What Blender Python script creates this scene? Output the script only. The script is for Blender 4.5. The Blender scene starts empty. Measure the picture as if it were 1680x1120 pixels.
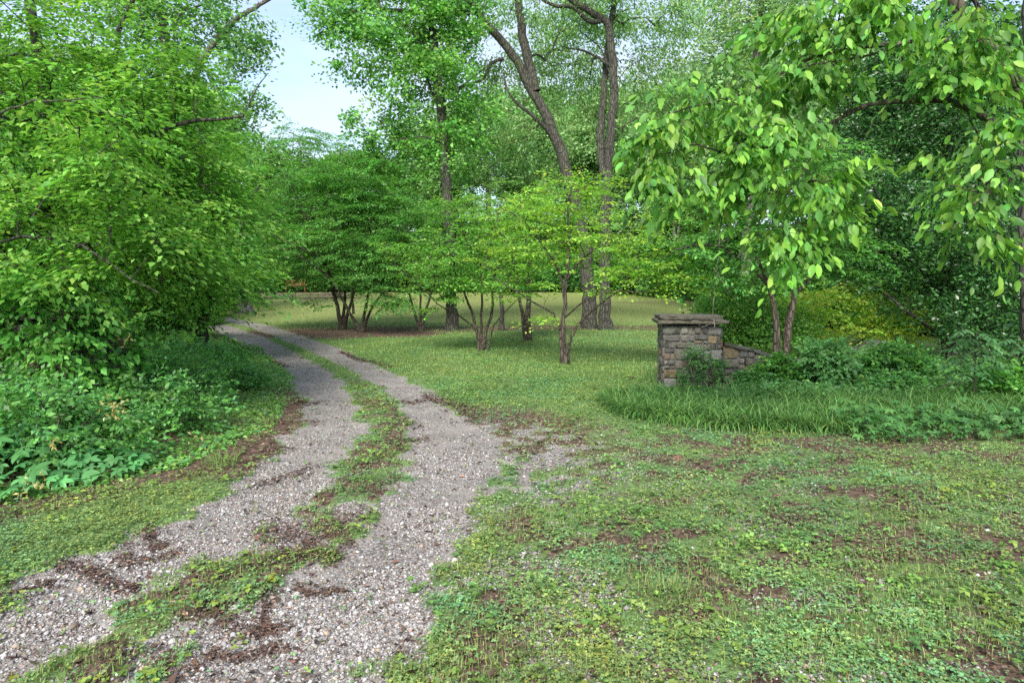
import bpy, math, random
import numpy as np
from mathutils import Vector

# ============================================================ camera, sky, sun
SC = bpy.context.scene
COL = SC.collection
F, CX, HY, ZC = 1120.0, 840.0, 470.0, 1.6      # focal length (px), centre x, horizon row, eye height (m)
cam_d = bpy.data.cameras.new("camera"); cam = bpy.data.objects.new("camera", cam_d); COL.objects.link(cam)
cam.location = (0, 0, ZC); cam.rotation_euler = (math.radians(90), 0, 0)
cam_d.sensor_width = 36; cam_d.lens = 36 * F / 1680; cam_d.shift_y = -(560 - HY) / 1680
cam_d.clip_start = 0.05; cam_d.clip_end = 3000
SC.camera = cam

SUN_EL, SUN_AZ = math.radians(40), math.radians(190)    # azimuth clockwise from +Y: behind the camera
world = bpy.data.worlds.new("World"); SC.world = world; world.use_nodes = True
wn, wl = world.node_tree.nodes, world.node_tree.links
wn.clear()
sky = wn.new("ShaderNodeTexSky"); sky.sky_type = 'NISHITA'; sky.sun_disc = False
sky.sun_elevation = SUN_EL; sky.sun_rotation = SUN_AZ; sky.air_density = 1.0; sky.dust_density = 0.8; sky.ozone_density = 1.2
tc = wn.new("ShaderNodeTexCoord"); mp = wn.new("ShaderNodeMapping"); mp.inputs['Scale'].default_value = (1.0, 1.0, 2.6)
cn = wn.new("ShaderNodeTexNoise"); cn.inputs['Scale'].default_value = 2.3; cn.inputs['Detail'].default_value = 7; cn.inputs['Roughness'].default_value = 0.6
cr = wn.new("ShaderNodeMapRange"); cr.inputs['From Min'].default_value = 0.30; cr.inputs['From Max'].default_value = 0.66
mx = wn.new("ShaderNodeMix"); mx.data_type = 'RGBA'; mx.inputs[7].default_value = (2.9, 3.2, 3.8, 1)
bg = wn.new("ShaderNodeBackground"); bg.inputs['Strength'].default_value = 0.098
wo = wn.new("ShaderNodeOutputWorld")
wl.new(tc.outputs['Generated'], mp.inputs['Vector']); wl.new(mp.outputs[0], cn.inputs['Vector'])
wl.new(cn.outputs[0], cr.inputs[0]); wl.new(cr.outputs[0], mx.inputs[0]); wl.new(sky.outputs[0], mx.inputs[6])
wl.new(mx.outputs[2], bg.inputs['Color']); wl.new(bg.outputs[0], wo.inputs[0])

sun_d = bpy.data.lights.new("sun", 'SUN'); sun_d.energy = 2.3; sun_d.angle = math.radians(24); sun_d.color = (1.0, 0.95, 0.87)
sun = bpy.data.objects.new("sun", sun_d); COL.objects.link(sun)
sd = Vector((math.sin(SUN_AZ) * math.cos(SUN_EL), math.cos(SUN_AZ) * math.cos(SUN_EL), math.sin(SUN_EL)))
sun.rotation_euler = sd.to_track_quat('Z', 'Y').to_euler()

SC.view_settings.view_transform = 'Standard'; SC.view_settings.look = 'None'
SC.view_settings.gamma = 1; SC.view_settings.exposure = 1.72
SC.cycles.max_bounces = 9; SC.cycles.diffuse_bounces = 6; SC.cycles.transmission_bounces = 6; SC.cycles.glossy_bounces = 2
SC.cycles.use_denoising = False
SC.render.film_transparent = False

RNG = np.random.default_rng(7)

# ============================================================ small numpy tools
def sstep(a, b, x):
    t = np.clip((x - a) / (b - a), 0, 1); return t * t * (3 - 2 * t)
_lat = np.random.default_rng(99).random((256, 256))
def vnoise(x, y, s, seed=0):
    x = np.asarray(x) / s + 37.3 * seed; y = np.asarray(y) / s + 91.7 * seed
    xi = np.floor(x).astype(int); yi = np.floor(y).astype(int); fx = x - xi; fy = y - yi
    fx = fx * fx * (3 - 2 * fx); fy = fy * fy * (3 - 2 * fy)
    g = lambda a, b: _lat[a % 256, b % 256]
    return (g(xi, yi) * (1 - fx) + g(xi + 1, yi) * fx) * (1 - fy) + (g(xi, yi + 1) * (1 - fx) + g(xi + 1, yi + 1) * fx) * fy
def fbm(x, y, s, seed=0, o=3):
    v = 0; a = 1; t = 0
    for i in range(o):
        v = v + a * vnoise(x, y, s / 2 ** i, seed + i); t += a; a *= .55
    return v / t
def nrm(v): return v / np.maximum(np.linalg.norm(v, axis=-1, keepdims=True), 1e-9)

def height(X, Y):
    X = np.asarray(X, float); Y = np.asarray(Y, float)
    h = 0.78 * sstep(26, 56, Y) + 0.30 * sstep(56.5, 57.3, Y) + 1.6 * sstep(58, 110, Y)
    bank = sstep(-0.4, 3.5, edge_left(Y) - X) * (1 - sstep(18, 30, Y))
    h = h + 0.22 * bank
    h = h + 0.05 * (fbm(X, Y, 2.5, 3) - .5) + 0.03 * sstep(12, 30, Y) * (fbm(X, Y, 6, 5) - .5)
    return h
def edge_left(Y):
    return np.interp(Y, [2.5, 4.5, 6, 8, 12, 18, 30], [-5.5, -4.3, -3.25, -3.1, -4.2, -7.0, -15])

def P(px, py, D):
    return np.array([(px - CX) / F * D, D, ZC - (py - HY) / F * D])
def ground_at(px, py):
    D = F * ZC / (py - HY)
    for _ in range(30):
        X = (px - CX) / F * D; D = F * (ZC - float(height(X, D))) / (py - HY)
    return (px - CX) / F * D, D

# ---- the two gravel wheel tracks: image rows turned into ground positions (left edge, right edge of each)
rows_l = [(1250, -330, -70), (1120, -150, 60), (1060, -60, 140), (1000, -20, 190), (950, 30, 272), (900, 165, 378), (860, 275, 432), (800, 375, 526), (740, 445, 576),
          (700, 485, 596), (660, 500, 588), (620, 470, 555), (600, 450, 526), (570, 405, 470), (550, 368, 427), (535, 335, 382), (526, 300, 342), (519, 230, 300)]
rows_r = [(1250, 60, 540), (1120, 215, 618), (1060, 292, 655), (1000, 345, 702), (950, 450, 730), (900, 526, 756), (860, 582, 780), (800, 645, 815), (740, 666, 832),
          (700, 668, 798), (660, 650, 735), (620, 600, 668), (600, 562, 626), (570, 492, 557), (550, 448, 498), (535, 402, 450), (526, 367, 408), (519, 332, 370)]
def track(rows):
    a = []
    for y, x0, x1 in rows:
        X0, D = ground_at(x0, y); X1, _ = ground_at(x1, y); a.append((D, X0, X1))
    a.append((a[-1][0] + 10, a[-1][1] - 9, a[-1][2] - 9)); a.append((a[-1][0] + 12, a[-1][1] - 14, a[-1][2] - 14))
    return np.array(sorted(a))
TL, TR = track(rows_l), track(rows_r)
def tsd(T, X, Y):      # signed distance inside a track (positive inside)
    return np.minimum(X - np.interp(Y, T[:, 0], T[:, 1]), np.interp(Y, T[:, 0], T[:, 2]) - X)
def masks(X, Y):
    """gravel, bare/leaf litter, and lushness of the ground at X, Y"""
    X = np.asarray(X, float); Y = np.asarray(Y, float)
    w = 0.03 + 0.08 * (fbm(X, Y, .9, 11) - .5) + 0.20 * (fbm(X, Y, .3, 12) - .5) + .26 * (vnoise(X, Y, .13, 14) - .5)
    dl, dr = tsd(TL, X, Y) + w, tsd(TR, X, Y) + w
    g = np.maximum(sstep(-.12, .16, dl), sstep(-.12, .20, dr))
    rr = np.interp(Y, TR[:, 0], TR[:, 2])                            # right edge of the right track
    spread = sstep(2.3, 0.0, X - rr) * sstep(.3, -.1, rr - X) * sstep(4.0, 5.8, Y) * sstep(9.6, 7.2, Y)
    g = np.maximum(g, spread * (.26 + .62 * sstep(.35, .65, fbm(X, Y, .16, 21, 3))))
    fore = sstep(3.0, .2, X - rr) * (X > rr) * sstep(6, 3, Y)
    g = np.maximum(g, sstep(.52, .68, fbm(X, Y, .3, 22, 4)) * (.30 + .18 * fore) * (X > rr) * sstep(9, 6, Y))
    ll = np.interp(Y, TL[:, 0], TL[:, 1]); lr = np.interp(Y, TL[:, 0], TL[:, 2]); rl = np.interp(Y, TR[:, 0], TR[:, 1])
    mid = (X > lr) & (X < rl)
    g = np.where(mid, np.maximum(g, sstep(.50, .66, fbm(X, Y, .35, 24)) * .8 * sstep(7, 4.5, Y)), g)
    # brown litter
    b = sstep(.9, .05, ll - X) * (X < ll + .05) * sstep(5, 6.3, Y) * sstep(13, 9, Y)
    b = np.maximum(b, sstep(1.3, .3, np.abs(X - edge_left(Y))) * sstep(9.5, 7, Y) * .95)
    b = np.maximum(b, sstep(2.4, .2, X - rr) * (X > rr - .1) * sstep(6.0, 6.8, Y) * sstep(10.5, 8.0, Y))
    b = np.maximum(b, (.33 + .5 * sstep(.38, .65, fbm(X, Y, .22, 31, 4) * .75 + .25 * fbm(X, Y, 1.6, 36))) * sstep(-.1, .3, X - rr) * sstep(10.5, 6.5, Y))
    b = np.maximum(b, (.38 + .45 * sstep(.35, .6, fbm(X, Y, .25, 33))) * mid * sstep(16, 8, Y))
    for cx, cy, rx, ry, k in ((-6.1, 23.3, 4.6, 2.6, 1), (-3.4, 25.2, 4, 1.7, .9), (-3.2, 26, 7, 1.5, .8), (4, 26.5, 8, 1.6, .8), (2, 22.5, 4, 1.2, .35), (3.6, 17, 1.7, 1.4, .4), (-19, 52, 9, 3, .9), (12, 45, 7, 3, .42), (0, 40, 12, 1.5, .3)):
        q = ((X - cx) / rx) ** 2 + ((Y - cy) / ry) ** 2 + .6 * (fbm(X, Y, 1.2, 35) - .5)
        b = np.maximum(b, k * sstep(1.15, .45, q))
    b = np.maximum(b, sstep(57, 60, Y) * .8)
    b = np.maximum(b, sstep(9.2, 10, Y) * sstep(16, 13, Y) * sstep(2.6, 3.2, X) * .9)
    b = b * (1 - g * .8)
    return g, b, 1 - np.maximum(g, b)

# ============================================================ mesh + material helpers
def np_mesh(name, V, Q, col=None, mat=None, smooth=False):
    """V (n,3), Q (m,3|4) or a list of such arrays, col (m,3) per face"""
    me = bpy.data.meshes.new(name)
    Qs = Q if isinstance(Q, list) else [Q]
    Qs = [q for q in Qs if len(q)]
    me.vertices.add(len(V)); me.vertices.foreach_set('co', np.asarray(V, np.float32).ravel())
    loops = np.concatenate([q.ravel() for q in Qs]).astype(np.int32)
    tot = np.concatenate([np.full(len(q), q.shape[1]) for q in Qs]).astype(np.int32)
    me.loops.add(len(loops)); me.loops.foreach_set('vertex_index', loops)
    me.polygons.add(len(tot)); me.polygons.foreach_set('loop_start', np.concatenate([[0], np.cumsum(tot)[:-1]]).astype(np.int32))
    me.update(calc_edges=True)
    if smooth: me.polygons.foreach_set('use_smooth', np.ones(len(tot), bool))
    if col is not None:
        a = me.attributes.new('col', 'FLOAT_COLOR', 'FACE')
        a.data.foreach_set('color', np.concatenate([col, np.ones((len(col), 1))], 1).astype(np.float32).ravel())
    if mat: me.materials.append(mat)
    return me
def link(name, me, parent=None, loc=None):
    o = bpy.data.objects.new(name, me); COL.objects.link(o)
    if parent: o.parent = parent
    if loc is not None: o.location = loc
    return o
def tag(o, label=None, cat=None, group=None, kind=None):
    for k, v in (('label', label), ('category', cat), ('group', group), ('kind', kind)):
        if v: o[k] = v
    return o
def thing(name, loc, label, cat, group=None):
    return tag(link(name, None, None, tuple(float(v) for v in loc)), label, cat, group)

def mat_new(name):
    m = bpy.data.materials.new(name); m.use_nodes = True; m.node_tree.nodes.clear()
    n, l = m.node_tree.nodes, m.node_tree.links
    out = n.new("ShaderNodeOutputMaterial")
    return m, n, l, out
def N(n, t, **kw):
    x = n.new("ShaderNode" + t)
    for k, v in kw.items():
        if k in x.inputs: x.inputs[k].default_value = v
        else: setattr(x, k, v)
    return x
def mixc(n, l, fac, a, b, blend='MIX'):
    m = n.new("ShaderNodeMix"); m.data_type = 'RGBA'; m.blend_type = blend
    for s, v in ((0, fac), (6, a), (7, b)):
        if hasattr(v, 'is_linked') or hasattr(v, 'links'): l.new(v, m.inputs[s])
        else: m.inputs[s].default_value = v if s == 0 else (*v[:3], 1)
    return m.outputs[2]
def ramp(n, l, src, a, b):
    r = n.new("ShaderNodeMapRange"); r.inputs[1].default_value = a; r.inputs[2].default_value = b; l.new(src, r.inputs[0]); return r.outputs[0]
def noise(n, l, vec, s, d=4, r=.55):
    x = N(n, 'TexNoise', Scale=s, Detail=d, Roughness=r); l.new(vec, x.inputs['Vector']); return x.outputs[0]

def leaf_mat(name, trans=.48, rough=.45, spec=.35, tcol=(.95, 1.05, .55)):
    m, n, l, out = mat_new(name)
    a = N(n, 'Attribute', attribute_name='col')
    p = N(n, 'BsdfPrincipled', Roughness=rough); p.inputs['Specular IOR Level'].default_value = spec
    t = N(n, 'BsdfTranslucent'); mx = N(n, 'MixShader'); mx.inputs[0].default_value = trans
    l.new(a.outputs['Color'], p.inputs['Base Color'])
    l.new(mixc(n, l, 1.0, a.outputs['Color'], tcol, 'MULTIPLY'), t.inputs['Color'])
    l.new(p.outputs[0], mx.inputs[1]); l.new(t.outputs[0], mx.inputs[2]); l.new(mx.outputs[0], out.inputs[0])
    return m
M_leaf = leaf_mat('leaf')
M_gloss = leaf_mat('glossy_leaf', .18, .32, .5)
M_grass = leaf_mat('grass_blade', .3, .5, .3)
def face_mat(name, rough=.9, bump=.0, bs=60, var=.25):
    m, n, l, out = mat_new(name)
    a = N(n, 'Attribute', attribute_name='col'); g = N(n, 'TexCoord')
    p = N(n, 'BsdfPrincipled', Roughness=rough)
    nz = noise(n, l, g.outputs['Object'], bs, 6, .65)
    c = mixc(n, l, 1.0, a.outputs['Color'], (1, 1, 1), 'MULTIPLY')
    v = N(n, 'HueSaturation'); l.new(c, v.inputs['Color']); l.new(ramp(n, l, nz, .25, .75), v.inputs['Value'])
    mr = v.inputs['Value'].links[0].from_node; mr.inputs[3].default_value = 1 - var; mr.inputs[4].default_value = 1 + var; 
    l.new(v.outputs[0], p.inputs['Base Color'])
    if bump:
        b = N(n, 'Bump', Strength=bump, Distance=.02); l.new(nz, b.inputs['Height']); l.new(b.outputs[0], p.inputs['Normal'])
    l.new(p.outputs[0], out.inputs[0]); return m
M_stonebits = face_mat('gravel_stone', .85, .2, 90, .2)
M_litter = face_mat('dry_litter', .9, 0, 50, .3)
M_masonry = face_mat('field_stone', .92, 1.0, 22, .45)
M_wood = face_mat('stained_wood', .6, .2, 30, .2)

def bark_mat(name, c1, c2, c3, s=9, moss=0.0):
    m, n, l, out = mat_new(name)
    g = N(n, 'TexCoord'); mpn = N(n, 'Mapping'); mpn.inputs['Scale'].default_value = (1, 1, .22); l.new(g.outputs['Object'], mpn.inputs['Vector'])
    a = noise(n, l, mpn.outputs[0], s, 8, .7); b = noise(n, l, g.outputs['Object'], 2.2, 4, .6)
    v = N(n, 'TexVoronoi', Scale=s * 1.6); v.feature = 'DISTANCE_TO_EDGE'; l.new(mpn.outputs[0], v.inputs['Vector'])
    e = ramp(n, l, v.outputs['Distance'], 0, .16)
    c = mixc(n, l, ramp(n, l, a, .3, .7), c1, c2); c = mixc(n, l, ramp(n, l, b, .5, .72), c, c3)
    c = mixc(n, l, e, (c1[0] * .35, c1[1] * .35, c1[2] * .35), c)
    if moss:
        c = mixc(n, l, ramp(n, l, noise(n, l, g.outputs['Object'], 3.1, 6, .7), .62 - moss, .72 - moss), c, (.05, .075, .02))
    p = N(n, 'BsdfPrincipled', Roughness=.93); l.new(c, p.inputs['Base Color'])
    ad = n.new('ShaderNodeMath'); ad.operation = 'ADD'; l.new(a, ad.inputs[0]); l.new(e, ad.inputs[1])
    bp = N(n, 'Bump', Strength=.8, Distance=.03); l.new(ad.outputs[0], bp.inputs['Height']); l.new(bp.outputs[0], p.inputs['Normal'])
    l.new(p.outputs[0], out.inputs[0]); return m
B_dark = bark_mat('dark_bark', (.040, .038, .029), (.10, .095, .074), (.085, .088, .064), 9, .05)
B_brown = bark_mat('brown_bark', (.06, .045, .033), (.135, .108, .08), (.11, .10, .08), 12, .06)
B_grey = bark_mat('grey_bark', (.09, .08, .07), (.20, .185, .165), (.30, .285, .26), 8)
B_moss = bark_mat('mossy_bark', (.05, .04, .026), (.12, .10, .07), (.14, .12, .09), 9, .12)
B_pale = bark_mat('pale_twig_bark', (.16, .14, .115), (.28, .25, .21), (.22, .20, .17), 20)

# ============================================================ leaves and blades
def leafquads(pos, d, n, L, W, fold=.12, curl=.15):
    """one folded four-cornered leaf per row: returns V, Q"""
    d = nrm(d); s = nrm(np.cross(d, n)); n2 = np.cross(s, d); m = len(pos)
    L = np.broadcast_to(np.asarray(L, float), (m,))[:, None]; W = np.broadcast_to(np.asarray(W, float), (m,))[:, None]
    mid = pos + d * L * .45
    V = np.empty((m, 4, 3)); V[:, 0] = pos; V[:, 1] = mid + s * W * .5 + n2 * W * fold; V[:, 3] = mid - s * W * .5 + n2 * W * fold
    V[:, 2] = pos + d * L - n2 * L * curl
    return V.reshape(-1, 3), np.arange(m * 4).reshape(m, 4)
def bigleaves(pos, d, n, L, W, fold=.10, curl=.22):
    """an ovate leaf with a midrib and three pairs of edge points"""
    d = nrm(d); s = nrm(np.cross(d, n)); n2 = np.cross(s, d); m = len(pos)
    L = np.broadcast_to(np.asarray(L, float), (m,))[:, None]; W = np.broadcast_to(np.asarray(W, float), (m,))[:, None]
    V = np.empty((m, 11, 3)); T = (.0, .22, .52, .80, 1.0); H = (0, .36, .50, .31, 0)
    ctr = lambda t: pos + d * L * t - n2 * L * curl * t * t
    V[:, 0] = ctr(0); V[:, 10] = ctr(1)
    for i in (1, 2, 3):
        c = ctr(T[i]); V[:, i] = c; V[:, 3 + i] = c + s * W * H[i] + n2 * W * fold; V[:, 6 + i] = c - s * W * H[i] + n2 * W * fold
    b = (np.arange(m) * 11)[:, None]
    t3 = np.concatenate([b + np.array([[0, 4, 1]]), b + np.array([[0, 1, 7]]), b + np.array([[3, 6, 10]]), b + np.array([[3, 10, 9]])])
    q4 = np.concatenate([b + np.array([[1, 4, 5, 2]]), b + np.array([[2, 5, 6, 3]]), b + np.array([[1, 2, 8, 7]]), b + np.array([[2, 3, 9, 8]])])
    return V.reshape(-1, 3), t3, q4
def blades(pos, az, L, W, arch, seg=3, lean=.25):
    """arching strap leaves"""
    m = len(pos); L = np.broadcast_to(np.asarray(L, float), (m,)); W = np.broadcast_to(np.asarray(W, float), (m,)); arch = np.broadcast_to(np.asarray(arch, float), (m,))
    h = np.stack([np.cos(az), np.sin(az), np.zeros(m)], 1); s = np.stack([-np.sin(az), np.cos(az), np.zeros(m)], 1)
    V = np.empty((m, seg * 2 + 1, 3)); p = pos.copy(); th = np.full(m, math.pi / 2) - lean * arch
    for i in range(seg + 1):
        w = W * (1, .95, .7, .5, .3)[min(i, 4)] if i < seg else W * 0
        if i < seg: V[:, 2 * i] = p - s * w[:, None] / 2; V[:, 2 * i + 1] = p + s * w[:, None] / 2
        else: V[:, 2 * seg] = p
        p = p + (h * np.cos(th)[:, None] + np.array([0, 0, 1.]) * np.sin(th)[:, None]) * (L / seg)[:, None]
        th = th - arch * 1.9 / seg
    b = (np.arange(m) * (2 * seg + 1))[:, None]
    q = [b + np.array([[2 * i, 2 * i + 1, 2 * i + 3, 2 * i + 2]]) for i in range(seg - 1)]
    t = b + np.array([[2 * seg - 2, 2 * seg - 1, 2 * seg]])
    return V.reshape(-1, 3), t, (np.concatenate(q) if q else np.zeros((0, 4), int))
def vary(base, m, v=.22, h=.10, rng=RNG, palette=None, pw=None):
    """per-leaf colours round a base colour or from a palette"""
    if palette is not None:
        base = np.array(palette)[rng.choice(len(palette), m, p=pw)]
    c = np.array(base) * np.exp(rng.normal(0, v, (m, 1))) * np.exp(rng.normal(0, h, (m, 3)) * np.array([1, .3, .8]))
    return np.clip(c, .003, .8)

# ============================================================ tubes
def tube(pts, rad, k=6, wob=0.0, rng=RNG):
    pts = np.asarray(pts, float); rad = np.asarray(rad, float); m = len(pts)
    t = np.gradient(pts, axis=0); t = nrm(t)
    ref = np.array([0.0, 0, 1]) if abs(t[:, 2]).mean() < .8 else np.array([1.0, 0, 0])
    u = nrm(np.cross(t, ref)); v = np.cross(t, u)
    a = np.arange(k) * 2 * math.pi / k
    R = rad[:, None] * (1 + (wob * rng.normal(0, 1, (m, k)) if wob else 0))
    V = pts[:, None] + R[..., None] * (np.cos(a)[None, :, None] * u[:, None] + np.sin(a)[None, :, None] * v[:, None])
    i = np.arange(m - 1)[:, None] * k; j = np.arange(k)[None]; j2 = (j + 1) % k
    Q = np.stack([i + j, i + j2, i + k + j2, i + k + j], -1).reshape(-1, 4)
    return V.reshape(-1, 3), Q
class Geo:
    def __init__(s): s.V = []; s.Q = []; s.C = []; s.n = 0
    def add(s, V, Q, C=None):
        s.V.append(V); qs = Q if isinstance(Q, list) else [Q]
        for q in qs: s.Q.append(q + s.n)
        s.n += len(V)
        if C is not None: s.C.append(C)
    def mesh(s, name, mat, off=None, smooth=False):
        V = np.concatenate(s.V)
        if off is not None: V = V - np.asarray(off)
        q4 = [q for q in s.Q if q.shape[1] == 4]; q3 = [q for q in s.Q if q.shape[1] == 3]
        Q = ([np.concatenate(q3)] if q3 else []) + ([np.concatenate(q4)] if q4 else [])
        c = None
        if s.C:
            k3 = [c for q, c in zip(s.Q, s.C) if q.shape[1] == 3]; k4 = [c for q, c in zip(s.Q, s.C) if q.shape[1] == 4]
            c = np.concatenate((k3 and [np.concatenate(k3)] or []) + (k4 and [np.concatenate(k4)] or []))
        return np_mesh(name, V, Q, c, mat, smooth)

def smooth_line(pts, rad, step=.3):
    pts = np.asarray(pts, float); rad = np.asarray(rad, float)
    L = np.concatenate([[0], np.cumsum(np.linalg.norm(np.diff(pts, axis=0), axis=1))])
    n = max(3, int(L[-1] / step) + 1); u = np.linspace(0, L[-1], n)
    T = np.gradient(pts, L, axis=0)
    i = np.clip(np.searchsorted(L, u) - 1, 0, len(L) - 2); h = (L[i + 1] - L[i]); t = ((u - L[i]) / h)[:, None]; h = h[:, None]
    out = (2 * t**3 - 3 * t**2 + 1) * pts[i] + (t**3 - 2 * t**2 + t) * h * T[i] + (-2 * t**3 + 3 * t**2) * pts[i + 1] + (t**3 - t**2) * h * T[i + 1]
    return out, np.interp(u, L, rad)

# ============================================================ trees
def sample_blobs(blobs, D, n, rng, shell=.55, tiers=0, tslope=.0):
    c = np.array([P(b[0], b[1], D + b[2]) for b in blobs]); r = np.array([(b[3] * (D + b[2]) / F, b[5], b[4] * (D + b[2]) / F) for b in blobs])
    w = (r[:, 0] * r[:, 1] * r[:, 2]) ** .72; w = w / w.sum()
    k = rng.choice(len(blobs), n, p=w); d = nrm(rng.normal(0, 1, (n, 3)))
    rad = (shell + (1 - shell) * rng.random((n, 1))) * np.where(rng.random((n, 1)) < .3, rng.random((n, 1)) ** .5, 1)
    p = c[k] + d * r[k] * rad
    if tiers:
        hub = c.mean(0); q = p[:, 2] + tslope * np.hypot(p[:, 0] - hub[0], p[:, 1] - hub[1])
        tt = tiers * (1 + .0 * q); j = np.round(q / tt) * tt
        p[:, 2] += (j - q) * .8 + rng.normal(0, tiers * .05, n)
    return p

def grow(limbs, attr, rng, step=.35, arch=.10, pen=.22, rtip=.006, jitter=.06, power=.45, maxr=.6):
    """limbs: list of (points, radii). Attractors are joined to the nearest branch, outwards. Returns tubes and twig directions."""
    cap = sum(len(l[0]) for l in limbs) + len(attr) * 14 + 10
    pos = np.empty((cap, 3)); plen = np.empty(cap); nd = 0; par = np.full(cap, -1); fixed = np.zeros(cap); cnt = np.zeros(cap)
    for pts, rad in limbs:
        m = len(pts); pos[nd:nd + m] = pts; fixed[nd:nd + m] = rad
        plen[nd:nd + m] = np.linspace(0, .6, m); par[nd + 1:nd + m] = np.arange(nd, nd + m - 1); nd += m
    n0 = nd; skel = pos[:nd]
    lo = int(0)
    d0 = np.array([np.min(np.linalg.norm(skel - a, axis=1)) for a in attr]); order = np.argsort(d0)
    chains = []; tdir = np.zeros((len(attr), 3))
    for ai in order:
        a = attr[ai]; dd = np.linalg.norm(pos[:nd] - a, axis=1)
        below = np.maximum(pos[:nd, 2] - a[2], 0) * .5
        j = int(np.argmin(dd + pen * plen[:nd] + below)); p0 = pos[j]; dist = dd[j]
        m = int(min(12, max(2, round(dist / step)))); t = (np.arange(1, m + 1) / m)[:, None]
        out = p0 + (a - p0) * t + np.array([0, 0, 1.]) * (arch * dist * np.sin(t * math.pi)) + rng.normal(0, jitter * dist / m ** .5, (m, 3)) * np.sin(t * math.pi)
        ids = np.arange(nd, nd + m); pos[ids] = out; par[ids[0]] = j; par[ids[1:]] = ids[:-1]; plen[ids] = plen[j] + dist * t[:, 0]; nd += m
        chains.append((j, ids)); tdir[ai] = out[-1] - (out[-2] if m > 1 else p0)
        q = ids[-1]
        while q >= n0: cnt[q] += 1; q = par[q]
    r = rtip * np.maximum(cnt[:nd], 1) ** power; r[:n0] = fixed[:n0]
    G = Geo()
    for pts, rad in limbs:
        V, Q = tube(pts, rad, 12 if rad[0] > .08 else 7, .035, rng); G.add(V, Q)
    for j, ids in chains:
        rr = r[ids]; r0 = min(rr[0], r[j] * maxr if j < n0 else r[j]); rr = np.minimum(rr, r0)
        V, Q = tube(np.vstack([pos[j], pos[ids]]), np.concatenate([[r0], rr[:-1], [rr[-1] * .5]]), 3 if r0 < .012 else (5 if r0 < .04 else 8)); G.add(V, Q)
    return G, nrm(tdir)

def foliage(attr, tdir, rng, n, R, L, W, col, flat=1.0, droop=.15, tilt=.35, thick=.06, cvar=.16, lvar=.2, big=False, fold=.12, hang=0, palette=None, pw=None, split=False):
    """a spray of n leaves round every twig end. flat=1: leaves in near-horizontal fans; flat=0: leaves every way"""
    m = len(attr); hd = tdir.copy(); hd[:, 2] *= (1 - .75 * flat); hd = nrm(hd + rng.normal(0, .12, (m, 3)) * np.array([1, 1, .3]))
    up = nrm(np.array([0, 0, 1.]) + rng.normal(0, .22, (m, 3))); s = nrm(np.cross(hd, up))
    u = rng.uniform(-.55, 1, (m, n)); v = rng.normal(0, .38, (m, n)) * (1.1 - .55 * np.abs(u)); w = rng.normal(0, 1, (m, n))
    sz = R * np.exp(rng.normal(0, .25, (m, 1)))
    rad2 = u ** 2 + v ** 2
    if flat > .3:
        p = attr[:, None] + hd[:, None] * (u * sz)[..., None] + s[:, None] * (v * sz)[..., None]
        p[..., 2] += w * thick * sz - droop * rad2 * sz
    else:
        q = nrm(rng.normal(0, 1, (m, n, 3))) * (rng.random((m, n, 1)) ** .45)
        p = attr[:, None] + q * sz[..., None] * np.array([1, 1, .75])
    dirs = hd[:, None] * (.7 + .3 * np.abs(u))[..., None] + s[:, None] * (np.sign(v) * (.5 + np.abs(v)))[..., None] + rng.normal(0, .25, (m, n, 3))
    dirs[..., 2] -= droop * .8 + hang
    nn = np.array([0, 0, 1.]) * (.25 + flat) + rng.normal(0, tilt + (1 - flat) * .7, (m, n, 3))
    p, dirs, nn = p.reshape(-1, 3), dirs.reshape(-1, 3), nn.reshape(-1, 3)
    M = m * n; ls = np.minimum(np.exp(rng.normal(0, lvar, M)), 1.45)
    cc = vary(col, M, cvar, .07, rng, palette, pw) * np.repeat(np.exp(rng.normal(0, .13, (m, 1))) * np.exp(rng.normal(0, .05, (m, 3)) * np.array([1.5, .2, 1])), n, 0)
    cc = np.clip(cc * np.array([1.75, 1.8, 1.55]), 0, .7)
    G = Geo()
    if big:
        V, t3, q4 = bigleaves(p, dirs, nn, L * ls, W * ls, fold)
        G.add(V, [t3, q4]); G.C = [np.tile(cc, (4, 1)), np.tile(cc, (4, 1))]
    else:
        V, Q = leafquads(p, dirs, nn, L * ls, W * ls, fold); G.add(V, Q, cc)
    return G

LEAVES = 0
def tree(name, label, cat, D, limbs, blobs, n, spray, bark, group=None, tiers=0, tslope=0, shell=.55, seed=1, lmat=None, gk={}, base=None, sway=0, keep=None):
    """limbs: [([(px, py, dY)...], r0, r1)] in image pixels at depth D; blobs: crown ellipsoids (px, py, dY, rx px, ry px, rY m)"""
    global LEAVES
    rng = np.random.default_rng(seed)
    LB = []
    for pts, r0, r1 in limbs:
        pp = np.array([P(a, b, D + c) for a, b, c in pts]); rr = np.linspace(r0, r1, len(pp))
        q, r = smooth_line(pp, rr, .28); q[1:-1] += rng.normal(0, .012 + .12 * r0 * .3, (len(q) - 2, 3))
        LB.append((q, r))
    b0 = LB[0][0][0].copy(); gz = float(height(b0[0], b0[1]))
    if base is None:
        base = (b0[0], b0[1], gz)
        for q, r in LB:      # stems that start near the ground are carried into it, with a root flare
            if q[0, 2] < gz + .6:
                q[0, 2] = min(q[0, 2], gz - .12); hh = q[:, 2] - gz
                r *= 1 + (.55 if r0 < .15 else .28) * np.exp(-np.maximum(hh, 0) / .22)
    attr = sample_blobs(blobs, D, n, rng, shell, tiers, tslope)
    if keep is not None: attr = attr[keep(attr)]
    attr = attr[attr[:, 2] > height(attr[:, 0], attr[:, 1]) + .15]
    G, td = grow(LB, attr, rng, **gk)
    root = thing(name, base, label, cat, group)
    link('trunk', G.mesh('trunk', bark, base, True), root)
    H = foliage(attr, td, rng, **spray)
    LEAVES += H.n // (11 if spray.get('big') else 4)
    link('crown', H.mesh('crown', lmat or M_leaf, base), root)
    return root
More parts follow.
